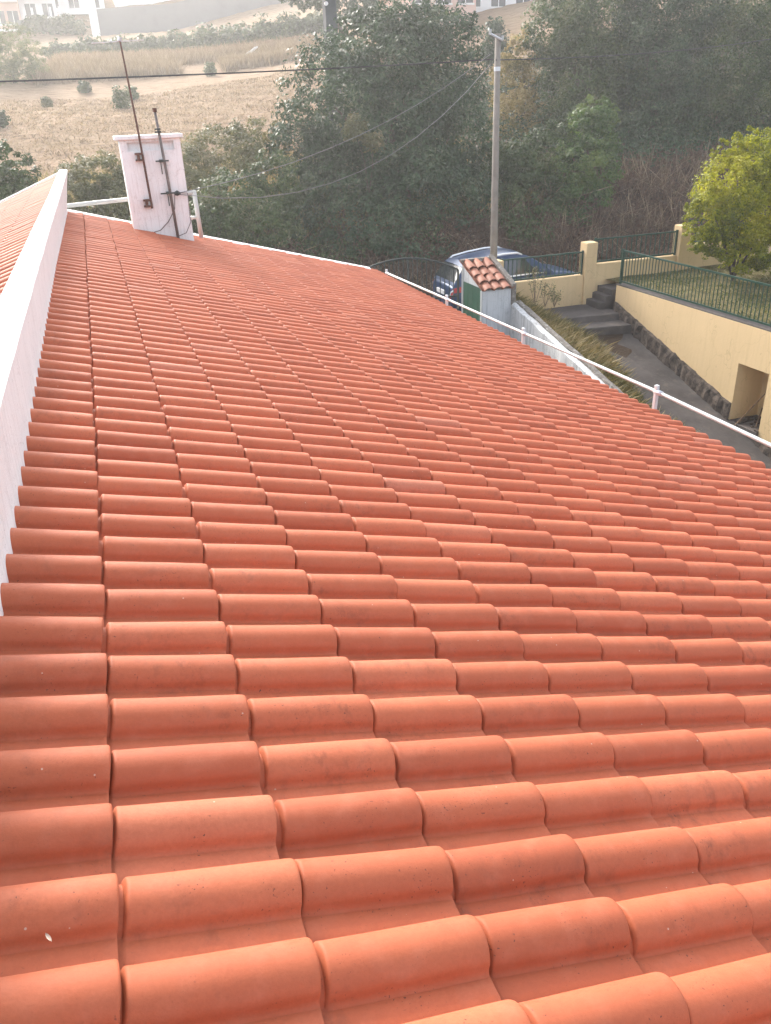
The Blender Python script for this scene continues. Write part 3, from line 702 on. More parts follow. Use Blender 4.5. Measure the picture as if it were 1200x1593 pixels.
# cream retaining wall with a niche, on a rough plinth
XW, ZT = 12.60, -2.90
t = thing('retaining_wall', 'tall cream rendered retaining wall with open niche and rough plinth', 'wall', (XW + .1, 12, -4.8))
ny0, ny1, nz1 = 11.0, 11.86, -3.70
def plz(y): return -3.36 - (16.16 - y) * .288
b = MB()
yv = [16.42, 15, 13.5, ny1]
for a, c in zip(yv[:-1], yv[1:]):
    b.hexa([(XW, c, plz(c) - .9), (XW + .25, c, plz(c) - .9), (XW + .25, a, plz(a) - .9), (XW, a, plz(a) - .9), (XW, c, ZT), (XW + .25, c, ZT), (XW + .25, a, ZT), (XW, a, ZT)])
b.box((XW, ny0, nz1), (XW + .25, ny1, ZT)); b.box((XW, 5.0, -6.8), (XW + .25, ny0, ZT))
w = b.build('wall_face', MATS['cream_paint'], t)
b = MB(); b.box((XW + .72, ny0 - .3, -5.4), (XW + .80, ny1 + .3, nz1 + .05)); b.box((XW + .25, ny1, -5.4), (XW + .72, ny1 + .08, nz1 + .05)); b.box((XW + .25, ny0 - .08, -5.4), (XW + .72, ny0, nz1 + .05)); b.box((XW + .25, ny0, nz1 - .0), (XW + .72, ny1, nz1 + .05))
b.build('niche', MATS['cream_paint'], t)
b = MB(); b.box((XW - .04, ny0 + .002, -5.4), (XW + .72, ny1 - .002, pz(11.4) + .15)); b.build('niche_floor', MATS['dark_concrete'], t)
b = MB(); K = 44; yy = np.linspace(16.40, ny1 + .02, K)
b.grid([[(XW - .075 + random.gauss(0, .012), y, pz(y) - .3), (XW - .065 + random.gauss(0, .016), y, pz(y) + .20), (XW - .05 + random.gauss(0, .016), y, plz(y) - .03), (XW - .02 + random.gauss(0, .01), y, plz(y) + random.gauss(0, .014)), (XW + .03, y, plz(y) + .01)] for y in yy])
b.f.append(tuple(range(5 * K - 5, 5 * K))); b.build('plinth', MATS['rough_stone'], t)
b = MB(); yy = np.linspace(ny0 - .02, 7, 30)
b.grid([[(XW - .075 + random.gauss(0, .012), y, pz(y) - .3), (XW - .06 + random.gauss(0, .016), y, pz(y) + .10), (XW - .02 + random.gauss(0, .01), y, pz(y) + .2), (XW + .03, y, pz(y) + .2)] for y in yy]); b.build('plinth', MATS['rough_stone'], t)
b = MB(); b.box((XW + .012, 5.0, ZT), (XW + .27, 16.44, ZT + .03)); b.build('coping', MATS['dark_concrete'], t)
bars_fence('garden_fence', 'long green bar fence on top of the cream retaining wall', 'fence', (XW + .10, 16.40, ZT + .05), (XW + .10, 7.0, ZT + .05), .78, 'green_metal', 82, .0075)
# garden behind the fence
b = MB(); GY = np.linspace(5, 17.3, 24); GXs = np.linspace(XW + .26, 34, 30)
b.grid([[(x, y, -2.93 + random.gauss(0, .02) + .012 * (x - XW)) for y in GY] for x in GXs])
tag(b.build('garden', simple_ground('garden_soil', [(.3, (.05, .045, .02)), (.5, (.12, .10, .045)), (.75, (.20, .16, .08))], 3), None, True), kind='structure')
# things in the niche
t = thing('broom_stick', 'thin wooden stick with a dark head leaning in the niche', 'broom', (12.75, 11.6, -4.9))
b = MB(); b.tube([(12.52, 11.62, pz(11.6) + .03), (13.2, 11.42, pz(11.5) + .95)], .013, 6); b.build('handle', MATS['wood_stick'], t)
b = MB(); b.box((12.46, 11.56, pz(11.6) + .0), (12.56, 11.70, pz(11.6) + .07)); b.build('head', MATS['dark_debris'], t, bevel=.01)
tag(MB().tube([(12.75, 11.25, pz(11.4) + .17), (13.28, 11.70, pz(11.4) + .36)], .011, 6).build('fallen_stick', MATS['wood_stick']), 'short stick lying across the floor of the niche', 'stick')
b = MB()
for k in range(26):
    p = np.array([RNG.uniform(12.62, 13.2), RNG.uniform(11.05, 11.8), pz(11.4) + .15]); s = RNG.uniform(.02, .07)
    b.box(tuple(p - [s, s * .7, .01]), tuple(p + [s, s * .7, s * .6]))
tag(b.build('niche_debris', MATS['dark_debris']), 'dark leaf litter on the niche floor', 'debris', kind='stuff')

# ------------------------------------------------------------------ the car
def build_car(loc, rz):
    L = 4.45
    car = thing('parked_car', 'dark blue-grey estate car with roof rails parked behind the fence', 'car', loc)
    base = Matrix.Translation(Vector(loc)) @ Matrix.Rotation(rz, 4, 'Z') @ Matrix.Rotation(-math.atan(.062), 4, 'Y') @ Matrix.Diagonal((.925, .97, .96, 1))
    def put(o): o.data.transform(base); return o
    def interp(tab, x): return float(np.interp(x, [a for a, _ in tab], [c for _, c in tab]))
    top = [(0, .70), (.03, .93), (.10, 1.00), (.5, 1.05), (1.5, 1.04), (2.9, 1.0), (3.3, .97), (3.9, .88), (4.2, .79), (4.38, .66), (4.45, .52)]
    hw = [(0, .66), (.06, .76), (.25, .86), (.8, .91), (2.2, .92), (3.6, .90), (4.1, .84), (4.3, .74), (4.45, .56)]
    bot = [(0, .42), (.15, .30), (.5, .24), (3.9, .24), (4.3, .27), (4.45, .36)]
    xsb = sorted(set([0, .02, .05, .1, .2, .35, .5, .8, 1.2, 1.7, 2.2, 2.7, 2.9, 3.1, 3.3, 3.6, 3.9, 4.1, 4.25, 4.35, 4.42, 4.45]))
    def lower(x, t):       # t: 0 bottom side (+y) .. 1 centre of the top
        w_, z0, z1 = interp(hw, x), interp(bot, x), interp(top, x)
        tab = [(0, .90, 0), (.12, .97, .12), (.3, 1.0, .42), (.45, .995, .62), (.55, .965, .80), (.66, .93, .93), (.74, .86, .985), (.85, .5, 1.02), (1, 0, 1.03)]
        k = np.interp(t, [a[0] for a in tab], [a[1] for a in tab]); z = np.interp(t, [a[0] for a in tab], [a[2] for a in tab])
        return (x - L / 2, w_ * k, z0 + (z1 - z0) * z)
    ts = [0, .12, .3, .45, .55, .66, .74, .85, 1]
    b_ = MB(); P = []
    for x in xsb:
        half = [lower(x, t_) for t_ in ts]; P.append(half + [(a, -y, z) for a, y, z in half[-2::-1]])
    b_.grid(P); n_ = len(P[0]); b_.f += [tuple(range(n_)), tuple((len(P) - 1) * n_ + i for i in range(n_))]
    body = put(b_.build('body', MATS['car_paint'], car, True)); sub = body.modifiers.new('s', 'SUBSURF'); sub.levels = sub.render_levels = 1
    rl = [(.10, 1.02), (.30, 1.26), (.46, 1.46), (.62, 1.545), (1.1, 1.60), (1.8, 1.625), (2.3, 1.60), (2.6, 1.50), (2.9, 1.30), (3.2, 1.06), (3.32, .98)]
    def cab(x, t):          # t: 0 belt (+y) .. 1 roof centre
        zr = interp(rl, x); zb_ = interp(top, x) - .03; wb = interp(hw, x) * .955; zr = max(zr, zb_ + .01)
        k = min(1, (zr - zb_) / .57); wr = wb - .23 * k
        tab = [(0, wb, zb_), (.45, wb - .17 * k, zb_ + (zr - zb_) * .80), (.58, wr - .01, zb_ + (zr - zb_) * .94), (.70, wr - .10, zb_ + (zr - zb_) * .985), (1, 0, zr + .02 * k)]
        return (x - L / 2, float(np.interp(t, [a[0] for a in tab], [a[1] for a in tab])), float(np.interp(t, [a[0] for a in tab], [a[2] for a in tab])))
    xc = [.10, .2, .30, .38, .46, .54, .62, .85, 1.1, 1.5, 1.8, 2.1, 2.3, 2.45, 2.6, 2.75, 2.9, 3.05, 3.2, 3.32]
    tc = [0, .15, .3, .45, .52, .58, .64, .70, .85, 1]
    b_ = MB(); P = []
    for x in xc:
        half = [cab(x, t_) for t_ in tc]; P.append(half + [(a, -y, z) for a, y, z in half[-2::-1]])
    b_.grid(P); put(b_.build('cabin', MATS['car_paint'], car, True))
    def patch(name, quad, m, off=.010, both=False, n1=6, n2=4, parent=car):     # quad: corners (x,t) on the cabin, a pane set in it
        for sgn in ((1, -1) if both else (-1,)):
            G = []
            for i in range(n1 + 1):
                row = []
                for j in range(n2 + 1):
                    a, c = i / n1, j / n2
                    x = (quad[0][0] * (1 - a) + quad[1][0] * a) * (1 - c) + (quad[3][0] * (1 - a) + quad[2][0] * a) * c
                    t_ = (quad[0][1] * (1 - a) + quad[1][1] * a) * (1 - c) + (quad[3][1] * (1 - a) + quad[2][1] * a) * c
                    p = cab(x, abs(t_)); row.append((p[0], (p[1] + off * .9) * sgn, p[2] + off * .5))
                G.append(row)
            q = MB(); q.grid(G); put(q.build(name, m, parent, True))
    GL = MATS['car_glass']
    patch('side_window', [(1.72, .05), (2.85, .05), (2.42, .46), (1.72, .46)], GL, both=True)
    patch('side_window', [(.88, .05), (1.64, .05), (1.64, .46), (.80, .46)], GL, both=True)
    patch('quarter_window', [(.40, .14), (.80, .06), (.73, .44), (.62, .40)], GL, both=True)
    patch('window_trim', [(.40, .015), (2.98, .015), (2.98, .05), (.40, .05)], MATS['chrome'], .014, both=True, n1=10, n2=1)
    def span(name, x0, x1, t0, m, off):      # across the car: windscreen, rear window
        G = []
        for i in range(7):
            x = x0 + (x1 - x0) * i / 6; row = []
            for s in (1, -1):
                for t_ in (np.linspace(t0, 1, 5) if s == 1 else np.linspace(1, t0, 5)[1:]):
                    p = cab(x, float(t_)); row.append((p[0] + off * (1 if x > 1.5 else -1), p[1] * s, p[2] + off * .6))
            G.append(row)
        q = MB(); q.grid(G); return put(q.build(name, m, car, True))
    span('windscreen', 2.42, 3.22, .62, GL, .012)
    span('rear_window', .16, .48, .60, GL, .012)
    span('spoiler', .46, .62, .56, MATS['car_paint'], .03)
    for s in (1, -1):
        q = MB(); q.tube([tuple(np.array(cab(x, .60)) * [1, s, 1] + [0, 0, h]) for x, h in ((.62, .0), (.72, .045), (1.2, .05), (1.8, .05), (2.25, .04), (2.40, .0))], .026, 8); put(q.build('roof_rail', MATS['chrome'], car, True))
        def bodypatch(x0, x1, t0, t1, off, n1=5, n2=3):
            G = []
            for i in range(n1 + 1):
                x = x0 + (x1 - x0) * i / n1; G.append([(lower(x, t_)[0] + (off if x0 > 2 else -off), (lower(x, t_)[1] + off) * s, lower(x, t_)[2]) for t_ in np.linspace(t0, t1, n2 + 1)])
            q_ = MB(); q_.grid(G); return q_
        put(bodypatch(.0, .42, .52, .67, .012).build('tail_light', MATS['red_lens'], car, True))
        put(bodypatch(.01, .10, .57, .63, .018).build('reversing_light', MATS['clear_lens'], car, True))
        put(bodypatch(4.05, 4.42, .50, .66, .012).build('headlight', MATS['clear_lens'], car, True))
        put(bodypatch(.5, 3.9, .0, .12, .012, 8, 1).build('sill', MATS['black_plastic'], car, True))
        for xd in (1.15, 2.05):
            p = lower(xd, .50); q = MB(); q.box((p[0] - .09, p[1] * s - .02, p[2] - .018), (p[0] + .09, p[1] * s + .02, p[2] + .018)); put(q.build('door_handle', MATS['chrome'], car))
        p = cab(2.72, .08); q = MB(); q.hexa([(p[0] - .08, s * (p[1] - .02), p[2] + .0), (p[0] + .06, s * (p[1] - .02), p[2] + .0), (p[0] + .03, s * (p[1] + .2), p[2] + .02), (p[0] - .08, s * (p[1] + .2), p[2] + .02), (p[0] - .08, s * (p[1] - .02), p[2] + .12), (p[0] + .04, s * (p[1] - .02), p[2] + .12), (p[0] + .02, s * (p[1] + .2), p[2] + .17), (p[0] - .08, s * (p[1] + .2), p[2] + .17)])
        o = put(q.build('door_mirror', MATS['black_plastic'], car, bevel=.02))
        for xw in (.86, 3.55):
            q = MB(); ring = []
            for rr_, yo in ((.20, .0), (.31, .012), (.335, -.02), (.335, -.18), (.25, -.2)):
                ring.append([(xw - L / 2 + rr_ * math.cos(a), s * (.905 + yo), .335 + rr_ * math.sin(a)) for a in np.linspace(0, 2 * math.pi, 29)])
            q.grid(ring); wh = put(q.build('wheel', MATS['tyre'], car, True))
            q = MB(); 
            for k in range(5):
                a = k * 2 * math.pi / 5; ca, sa = math.cos(a), math.sin(a)
                q.hexa([(xw - L / 2 + u * ca - v * sa, s * (.905 + w_), .335 + u * sa + v * ca) for w_ in (-.02, .004) for u, v in ((.02, -.03), (.215, -.045), (.215, .045), (.02, .03))])
            put(q.build('rim', MATS['galvanised'], wh))
            q = MB(); q.add([(xw - L / 2 + r_ * math.cos(a), s * (.905 - .03), .335 + r_ * math.sin(a)) for r_ in (.001, .40) for a in np.linspace(0, 2 * math.pi, 29)], [(i, i + 1, 29 + i + 1, 29 + i) for i in range(28)]); put(q.build('wheel_arch', MATS['black_plastic'], car))
    q = MB(); q.box((-L / 2 - .03, -.26, .72), (-L / 2 + .02, .26, .83)); put(q.build('number_plate', MATS['far_white'], car))
    return car
cx = 11.42
car = build_car((cx, 20.0, float(road_z(cx))), 0.0)

# ------------------------------------------------------------------ poles and wires
pp = aty(770, 395, 18.05); pt = aty(775, 52, 18.05); pbase = np.array([pp[0] - .02, 18.05, -4.1])
t = thing('utility_pole', 'pale round concrete pole with metal arm rising beside the shed', 'pole', pbase)
b = MB(); b.tube([pbase, (pbase + pt) / 2, pt], [.10, .085, .064], 14); b.build('shaft', MATS['pole_concrete'], t, True)
b = MB(); a1, a2 = aty(763, 52, 17.95), aty(782, 62, 17.95); b.tube([a1, a2], .025, 8); b.build('cross_arm', MATS['galvanised'], t)
for q in (a1, a2): b = MB(); b.tube([q, q + [0, 0, .09]], .03, 8); b.build('insulator', MATS['white_metal'], t)
b = MB(); b.tube([pt - [0, 0, .75], pt - [0, 0, .66]], .076, 14); b.build('collar', MATS['galvanised'], t)
def wire(name, label, ctrl, r_, m='cable'):
    P = [np.array(c, float) for c in ctrl]
    Q = []
    for i in range(len(P) - 1):
        for k in range(12): Q.append(P[i] + (P[i + 1] - P[i]) * k / 12)
    Q.append(P[-1]); 
    o = MB().tube(Q, r_, 6).build(name, MATS[m], None, True); return tag(o, label, 'cable')
def sag(a, c, s_, n_=10):
    a = np.array(a, float); c = np.array(c, float); return [a + (c - a) * k / n_ - np.array([0, 0, s_ * 4 * (k / n_) * (1 - k / n_)]) for k in range(n_ + 1)]
wire('overhead_cable', 'thick dark cable strung from the pole across the dry field', sag(aty(768, 92, 17.95), aty(-260, 134, 15.0), .05), .015)
wire('overhead_cable', 'dark cable running from the pole into the tall trees', sag(aty(772, 93, 18.0), aty(1330, 35, 26.0), .25), .014)
wire('overhead_cable', 'thin service cable from the pole top to the chimney clamp', sag(aty(763, 84, 17.95), aty(278, 300, MY - .03), .40), .0065, 'pale_cable')
wire('overhead_cable', 'lower sagging cable from the pole to the chimney mast', sag(aty(763, 100, 17.95), aty(277, 302, MY - .03), .95), .0065, 'pale_cable')

fy = 34.0
fb = aty(517, 100, fy); ft = aty(508, -70, fy)
t = thing('far_pole', 'thick dark square utility pole standing behind the big dark tree', 'pole', (fb[0], fy, float(H(fb[0], fy))))
b = MB(); w0, w1 = .30, .20
b.hexa([(fb[0] - w0, fy - w0, float(H(fb[0], fy)) - .3), (fb[0] + w0, fy - w0, float(H(fb[0], fy)) - .3), (fb[0] + w0, fy + w0, float(H(fb[0], fy)) - .3), (fb[0] - w0, fy + w0, float(H(fb[0], fy)) - .3), (ft[0] - w1, fy - w1, ft[2]), (ft[0] + w1, fy - w1, ft[2]), (ft[0] + w1, fy + w1, ft[2]), (ft[0] - w1, fy + w1, ft[2])])
b.build('shaft', MATS['far_pole_concrete'], t, bevel=.03)
for px, py in ((513, 66), (508, 5)):
    p = aty(px, py, fy - .33); b = MB(); b.tube([p + [0, -.02, 0], p + [0, .08, 0]], .07, 10); b.build('marker_disc', MATS['far_white'], t)

# ------------------------------------------------------------------ trees and shrubs
tree('dark_tree', 'broad dark evergreen tree standing beyond the road', 'tree', 29.0,
     [(600, 215, 120, 130), (520, 165, 85, 95, -.5), (650, 130, 100, 100, .8), (700, 215, 75, 95, -.5), (540, 290, 95, 85, -1), (640, 310, 100, 70, -2), (590, 85, 85, 70, 1), (690, 75, 60, 60, 1.4), (470, 240, 55, 60, -1), (560, 350, 100, 50, -2.5), (470, 340, 70, 50, -1.5), (720, 320, 55, 60, -2), (620, 380, 90, 30, -3), (640, 45, 60, 40, 1.5)], 120000, .135, 'leaf_dark', .26)
tree('tall_tree', 'grey-green tall tree next to the orange dry gap, right of the pole', 'tree', 33.0, [(905, 120, 70, 90), (875, 50, 60, 60, .6), (940, 30, 75, 60, .8), (890, 205, 60, 60, -.4), (950, 170, 75, 75, 0)], 60000, .13, 'leaf_mid', .2)
tree('tall_tree', 'dense dark tall tree in the middle of the wooded bank', 'tree', 32.0, [(1020, 100, 85, 105), (1010, 200, 85, 75, -.6), (1040, 20, 90, 60, .5), (960, 240, 65, 55, -1), (1060, 245, 60, 40, -1)], 65000, .13, 'leaf_dark', .2)
tree('tall_tree', 'tall tree with thin brownish crown above the yellow-green citrus', 'tree', 31.0, [(1150, 80, 75, 90), (1190, 170, 75, 80, -.5), (1100, 190, 75, 75, -.4), (1200, 10, 80, 60, .6), (1120, 250, 65, 55, -1), (1220, 250, 60, 60, -1)], 65000, .13, 'leaf_mid', .2)
tree('leafy_shrub', 'bright green leafy shrub on the bank right of the pole', 'shrub', 26.6, [(920, 215, 45, 45, .5), (905, 265, 55, 50), (900, 310, 50, 35, -.5), (930, 180, 30, 30, .8)], 22000, .12, 'leaf_bright', .06)
tree('leafy_shrub', 'dark green shrub mass between the pole and the bright shrub', 'shrub', 27.0, [(805, 265, 50, 45, .4), (855, 235, 40, 40, .6), (820, 310, 60, 45, -.3), (860, 330, 50, 35, -.8), (795, 350, 45, 30, -1), (780, 290, 40, 60, .2)], 32000, .12, 'leaf_mid', .06)
tree('dry_bush', 'ochre half-dry bush in the gap between the tall trees', 'bush', 34.0, [(805, 180, 42, 40), (800, 130, 38, 45, .6), (840, 200, 30, 35, -.5), (815, 85, 30, 35, 1)], 16000, .11, 'dry_grass', .06)
tree('green_shrub', 'mid green shrub thicket beside the white railing', 'shrub', 25.0, [(365, 310, 60, 45), (330, 345, 50, 35, -.5), (410, 345, 60, 40, -.6), (430, 290, 40, 55, .6), (300, 330, 30, 30, -.3)], 22000, .10, 'leaf_mid', .07)
tree('green_shrub', 'olive shrub thicket behind the green one at the field edge', 'shrub', 29.0, [(350, 240, 70, 40), (300, 270, 50, 40, -.6), (400, 225, 50, 40, .6), (260, 285, 40, 35, -.4)], 18000, .10, 'leaf_olive', .07)
tree('dry_bush', 'grey-brown dry bush between the parapet and the chimney', 'bush', 25.5, [(150, 275, 55, 35), (190, 305, 50, 32, -.5), (125, 310, 40, 30, -.5)], 18000, .09, 'leaf_olive', .06)
tree('dark_bush', 'dark rounded bush beyond the second roof slope', 'bush', 25.0, [(5, 265, 48, 40), (-30, 300, 60, 50, -.4), (30, 300, 35, 30, -.5)], 14000, .10, 'leaf_mid', .08)
tree('cane_clump', 'pale green cane clump at the upper edge of the field', 'shrub', 70.0, [(20, 90, 45, 45), (-20, 100, 50, 50), (45, 110, 30, 30)], 14000, .26, 'leaf_pale', .1, aspect=.2)
def ground_bush(name, label, cat, px, pyb, rx, ry, n, size, m, group=None, extra=()):
    """low bush resting on the ground whose foot shows at (px, pyb)"""
    L = []
    for (ox, oy, k) in ((0, 0, 1.0),) + tuple(extra):
        g = ghit(px + ox, pyb + oy); q = depth(g) / FPX; L.append((g + [0, 0, ry * q * .45 * k], (rx * q * k, rx * q * k * .9, ry * q * .75 * k)))
    base = L[0][0] - [0, 0, ry * depth(L[0][0]) / FPX * .45]
    t_ = thing(name, label, cat, base, group); crown('crown', L, n, size, MATS[m], t_); trunk(base, [c for c, _ in L], .05, t_); return t_
for lab, px, py, rx, ry, ex_ in (('rounded dark bush on the straw behind the taller chimney mast', 192, 170, 17, 30, ((16, -14, .7),)), ('small dark bush on the straw below the overhead cable', 133, 145, 11, 16, ()), ('tiny brown bush low on the straw field', 75, 168, 9, 14, ()), ('dark bush on the straw close to the second roof slope', 0, 198, 18, 26, ((-14, 4, .8),)), ('small bush beside the pile of white poles', 328, 118, 10, 18, ())):
    ground_bush('field_bush', lab, 'bush', px, py, rx, ry, 2600, .15, 'leaf_olive' if 'brown' in lab else 'leaf_mid', None, ex_)
G2 = 'hedge shrubs across the top of the field'
for i, (px, py, rx, ry) in enumerate([(95, 92, 26, 24), (140, 90, 28, 26), (185, 86, 28, 24), (230, 84, 28, 26), (275, 80, 28, 26), (320, 76, 30, 28), (365, 70, 30, 28), (410, 64, 30, 28), (455, 57, 30, 28), (500, 50, 30, 28)]):
    ground_bush('hedge_shrub', 'grey-green shrub in the hedge row across the top of the field', 'shrub', px, py, rx, ry, 3000, .34, 'leaf_mid', G2, ((15, -2, .8), (-14, 1, .7)))
tree('far_tree', 'dark tree hanging over the far grey wall by the thick pole', 'tree', 60, [(480, -8, 45, 18), (550, 5, 40, 25, 1), (575, 30, 25, 25, 0)], 9000, .22, 'leaf_dark', .25)
tree('far_tree', 'dark small tree right behind the top of the utility pole', 'tree', 45, [(770, 48, 20, 22), (782, 75, 18, 25), (762, 85, 20, 25)], 5000, .16, 'leaf_dark', .12)
for lab, px, py, rx, ry in (('hazy green round tree below the far houses', 105, 52, 24, 24), ('hazy dark green tree next to the far wall pillar', 60, 50, 22, 22)):
    ground_bush('far_tree', lab, 'tree', px, py, rx, ry, 4000, .4, 'leaf_mid', None, ((18, 2, .8), (-18, 2, .7)))
tree('dead_branch', 'tan dead foliage showing through the big dark tree', 'branch', 26.2, [(552, 200, 24, 22), (580, 220, 22, 18)], 2600, .11, 'leaf_olive', .03)
# yellow-green citrus tree in the garden
ty = 15.3
tree('citrus_tree', 'yellow-green citrus tree standing in the garden behind the green fence', 'tree', ty, [(1140, 285, 58, 48), (1185, 250, 50, 42, .2), (1110, 330, 42, 38, -.1), (1165, 335, 60, 50, .1), (1215, 310, 55, 60, 0), (1125, 375, 42, 28, .2), (1195, 385, 52, 32, .1), (1240, 250, 50, 50, .3), (1130, 236, 22, 22, .1), (1160, 222, 20, 24, .1), (1085, 318, 20, 16, 0), (1092, 372, 26, 22, .1), (1160, 400, 40, 22, -.1)], 62000, .062, 'leaf_lemon', .05, aspect=.6)

# ------------------------------------------------------------------ ground cover
def scatter(n, x0, x1, y0, y1, f=None):
    P = np.stack([RNG.uniform(x0, x1, n), RNG.uniform(y0, y1, n)], 1)
    if f is not None: P = P[f(P[:, 0], P[:, 1])]
    return np.stack([P[:, 0], P[:, 1], H(P[:, 0], P[:, 1])], 1)
tag(blades('bank_brush', scatter(70000, -5, 40, 22.4, 31), .20, .03, 'dry_brush', 1.0), 'reddish brown dry brush covering the bank beyond the road', 'brush', kind='stuff')
tag(blades('bank_brush', scatter(3000, 6, 34, 22.6, 27.5), .7, .016, 'dry_brush', .6), 'tall brown dead stems on the bank beyond the road', 'brush', kind='stuff')
tag(blades('bank_brush', scatter(900, 14, 32, 23.5, 27.5), 1.0, .013, 'straw', .3), 'tall bleached dry stalks on the bank beyond the road', 'brush', kind='stuff')
P = scatter(60000, -5, 40, 22.4, 30); P[:, 2] += RNG.uniform(0, .22, len(P)); v, f = leaf_quads(P, np.tile([0, -.4, .7], (len(P), 1)), .09, .6, .9)
tag(link('leaf_litter', np_mesh('leaf_litter', v, f, np.clip(RNG.normal(.5, .3, len(f)), 0, 1)), MATS['dry_brush']), 'dead leaves littering the bank beyond the road', 'leaf litter', kind='stuff')
P = scatter(60000, 6, 45, 27.0, 46, lambda x, y: x > .30 * y); P[:, 2] += RNG.uniform(0, .9, len(P)); v, f = leaf_quads(P, np.tile([0, -.4, .7], (len(P), 1)), .15, .5, .9)
tag(link('undergrowth', np_mesh('undergrowth', v, f, np.clip(RNG.normal(.4, .3, len(f)), 0, 1)), MATS['leaf_dark']), 'dark green undergrowth beneath the trees on the bank', 'undergrowth', kind='stuff')
P = scatter(52000, -4, 17, 24.2, 30, lambda x, y: np.sin(x * 1.9 + y) + np.sin(y * 2.3 - x * .7) + (y - 25.5) > -.4); P[:, 2] += RNG.uniform(0, .55, len(P)); v, f = leaf_quads(P, np.tile([0, -.4, .7], (len(P), 1)), .12, .55, .8)
tag(link('bank_creeper', np_mesh('bank_creeper', v, f, np.clip(RNG.normal(.45, .3, len(f)), 0, 1)), MATS['leaf_mid']), 'green creeper spreading over the bank under the big dark tree', 'creeper', kind='stuff')
P = scatter(700, 6, 34, 22.5, 27); P[:, 2] += .1
tag(blades('bank_twigs', P, .45, .02, 'straw', 1.6), 'pale bare twigs fallen at the foot of the bank', 'twigs', kind='stuff')
def px_scatter(quads, n):
    U = []
    for q in quads:
        q = np.array(q, float); a_, c_ = RNG.random((n, 1)), RNG.random((n, 1)); U.append((q[0] * (1 - a_) + q[1] * a_) * (1 - c_) + (q[3] * (1 - a_) + q[2] * a_) * c_ + RNG.normal(0, 1.5, (n, 2)))
    U = np.concatenate(U); return ground_hits(U[:, 0], U[:, 1])
tag(blades('long_grass', px_scatter([[(55, 112), (270, 104), (285, 116), (55, 134)], [(345, 104), (470, 84), (478, 92), (348, 112)], [(250, 92), (500, 66), (500, 80), (250, 104)], [(90, 96), (260, 90), (260, 104), (80, 112)]], 9000), .75, .06, 'straw', .45), 'long bleached grass in bands across the hillside field', 'grass', kind='stuff')
tag(blades('stubble', scatter(70000, -18, 26, 33, 62), .11, .05, 'straw', 1.0), 'cut straw stubble on the hillside field', 'stubble', kind='stuff')
tag(blades('field_edge_weeds', scatter(26000, -12, 16, 26, 36), .5, .03, 'dry_grass', .4), 'greenish dry weeds along the near edge of the field', 'weeds', kind='stuff')
n = 42000; yy = RNG.uniform(8.5, 17.2, n); pl_ = np.array([path_left(v) for v in yy]); u = RNG.uniform(0, 1, n) ** .9
xg = 9.75 + (pl_ + .15 - 9.75) * u; zg = np.array([pz(v) for v in yy]) + np.interp(u, [0, .3, .7, 1], [.50, .36, .18, 0.0])
P = np.stack([xg, yy, zg], 1); k = (yy < 12.8) ^ (RNG.random(n) < .25)
tag(blades('bank_grass', P[~k], .20, .012, 'dry_grass', .8), 'dry straw-coloured grass on the bank beside the path', 'grass', kind='stuff')
tag(blades('bank_grass', P[k], .16, .018, 'green_grass', .8), 'greener weedy grass low on the bank beside the path', 'grass', kind='stuff')
n = 30000; xg = RNG.uniform(XW + .3, 26, n); yg = RNG.uniform(9, 17.2, n)
tag(blades('garden_grass', np.stack([xg, yg, -2.94 + .012 * (xg - XW)], 1), .05, .02, 'green_grass', 1.0), 'short patchy grass in the garden behind the green fence', 'grass', kind='stuff')
# tall weeds by the cream wall
for i, (px, py, h, lab) in enumerate(((832, 487, .95, 'tallest spindly dried weed growing against the low cream wall'), (848, 480, .62, 'middle-sized dried weed between two others against the low cream wall'), (862, 486, .45, 'shortest dried weed against the low cream wall'))):
    p = aty(px, py, 16.7 - i * .15); p[2] = pz(16.6) + .38
    t = thing('weed_plant', lab, 'weed', p, 'weeds by the cream wall')
    b = MB(); tips = []
    for k in range(5):
        a = RNG.uniform(-.35, .35, 2); e = p + [a[0] * h, a[1] * h * .5, h * RNG.uniform(.6, 1)]; b.tube([p, (p + e) / 2 + [a[0] * .05, 0, .03], e], [.008, .006, .003], 5); tips += [p + (e - p) * q for q in (.5, .65, .8, .9, 1)]
    b.build('stem', MATS['wood_stick'], t)
    T = np.array(tips); T = np.repeat(T, 7, 0) + RNG.normal(0, .045, (len(T) * 7, 3)); v, f = leaf_quads(T, RNG.normal(0, 1, T.shape), .05)
    link('leaves', np_mesh('leaves', v, f, RNG.random(len(f))), MATS['leaf_olive'], t)

# curled pale leaf on one of the nearest tiles
def on_roof(px, py, n_): 
    nrm = np.array([sT, 0, cT]); r_ = ray(px, py); k_ = ((nrm * n_ - CAM) @ nrm) / (r_ @ nrm); return CAM + r_ * k_
p = on_roof(76, 1461, -.035); t_ = np.array([.45, -.85, -.2]); t_ /= np.linalg.norm(t_); s_ = np.cross(t_, [sT, -.5, cT]); s_ /= np.linalg.norm(s_); n_ = np.cross(s_, t_); n_ *= np.sign(n_[2])
tag(MB().grid([[p + t_ * a_ * .013 + s_ * c_ * .0035 * (1 - a_ * a_) + n_ * (.004 + .003 * c_ * c_ + .002 * a_) for c_ in (-1, 0, 1)] for a_ in (-1, -.5, 0, .5, 1)]).build('dry_leaf', MATS['pale_leaf'], None, True), 'tiny curled pale leaf lying on an orange roof tile', 'leaf')

# pile of white poles lying in the field
wy = float(ghit(378, 97)[1]); t = thing('white_poles', 'pile of thin white poles lying on the dry field', 'poles', ghit(378, 97))
for (a, c) in (((372, 94), (398, 73)), ((378, 93), (401, 72)), ((373, 95), (394, 84)), ((374, 92), (388, 80))):
    b = MB(); b.tube([aty(a[0], a[1], wy), aty(c[0], c[1], wy - .5)], .07, 6); b.build('pole', MATS['far_white'], t)

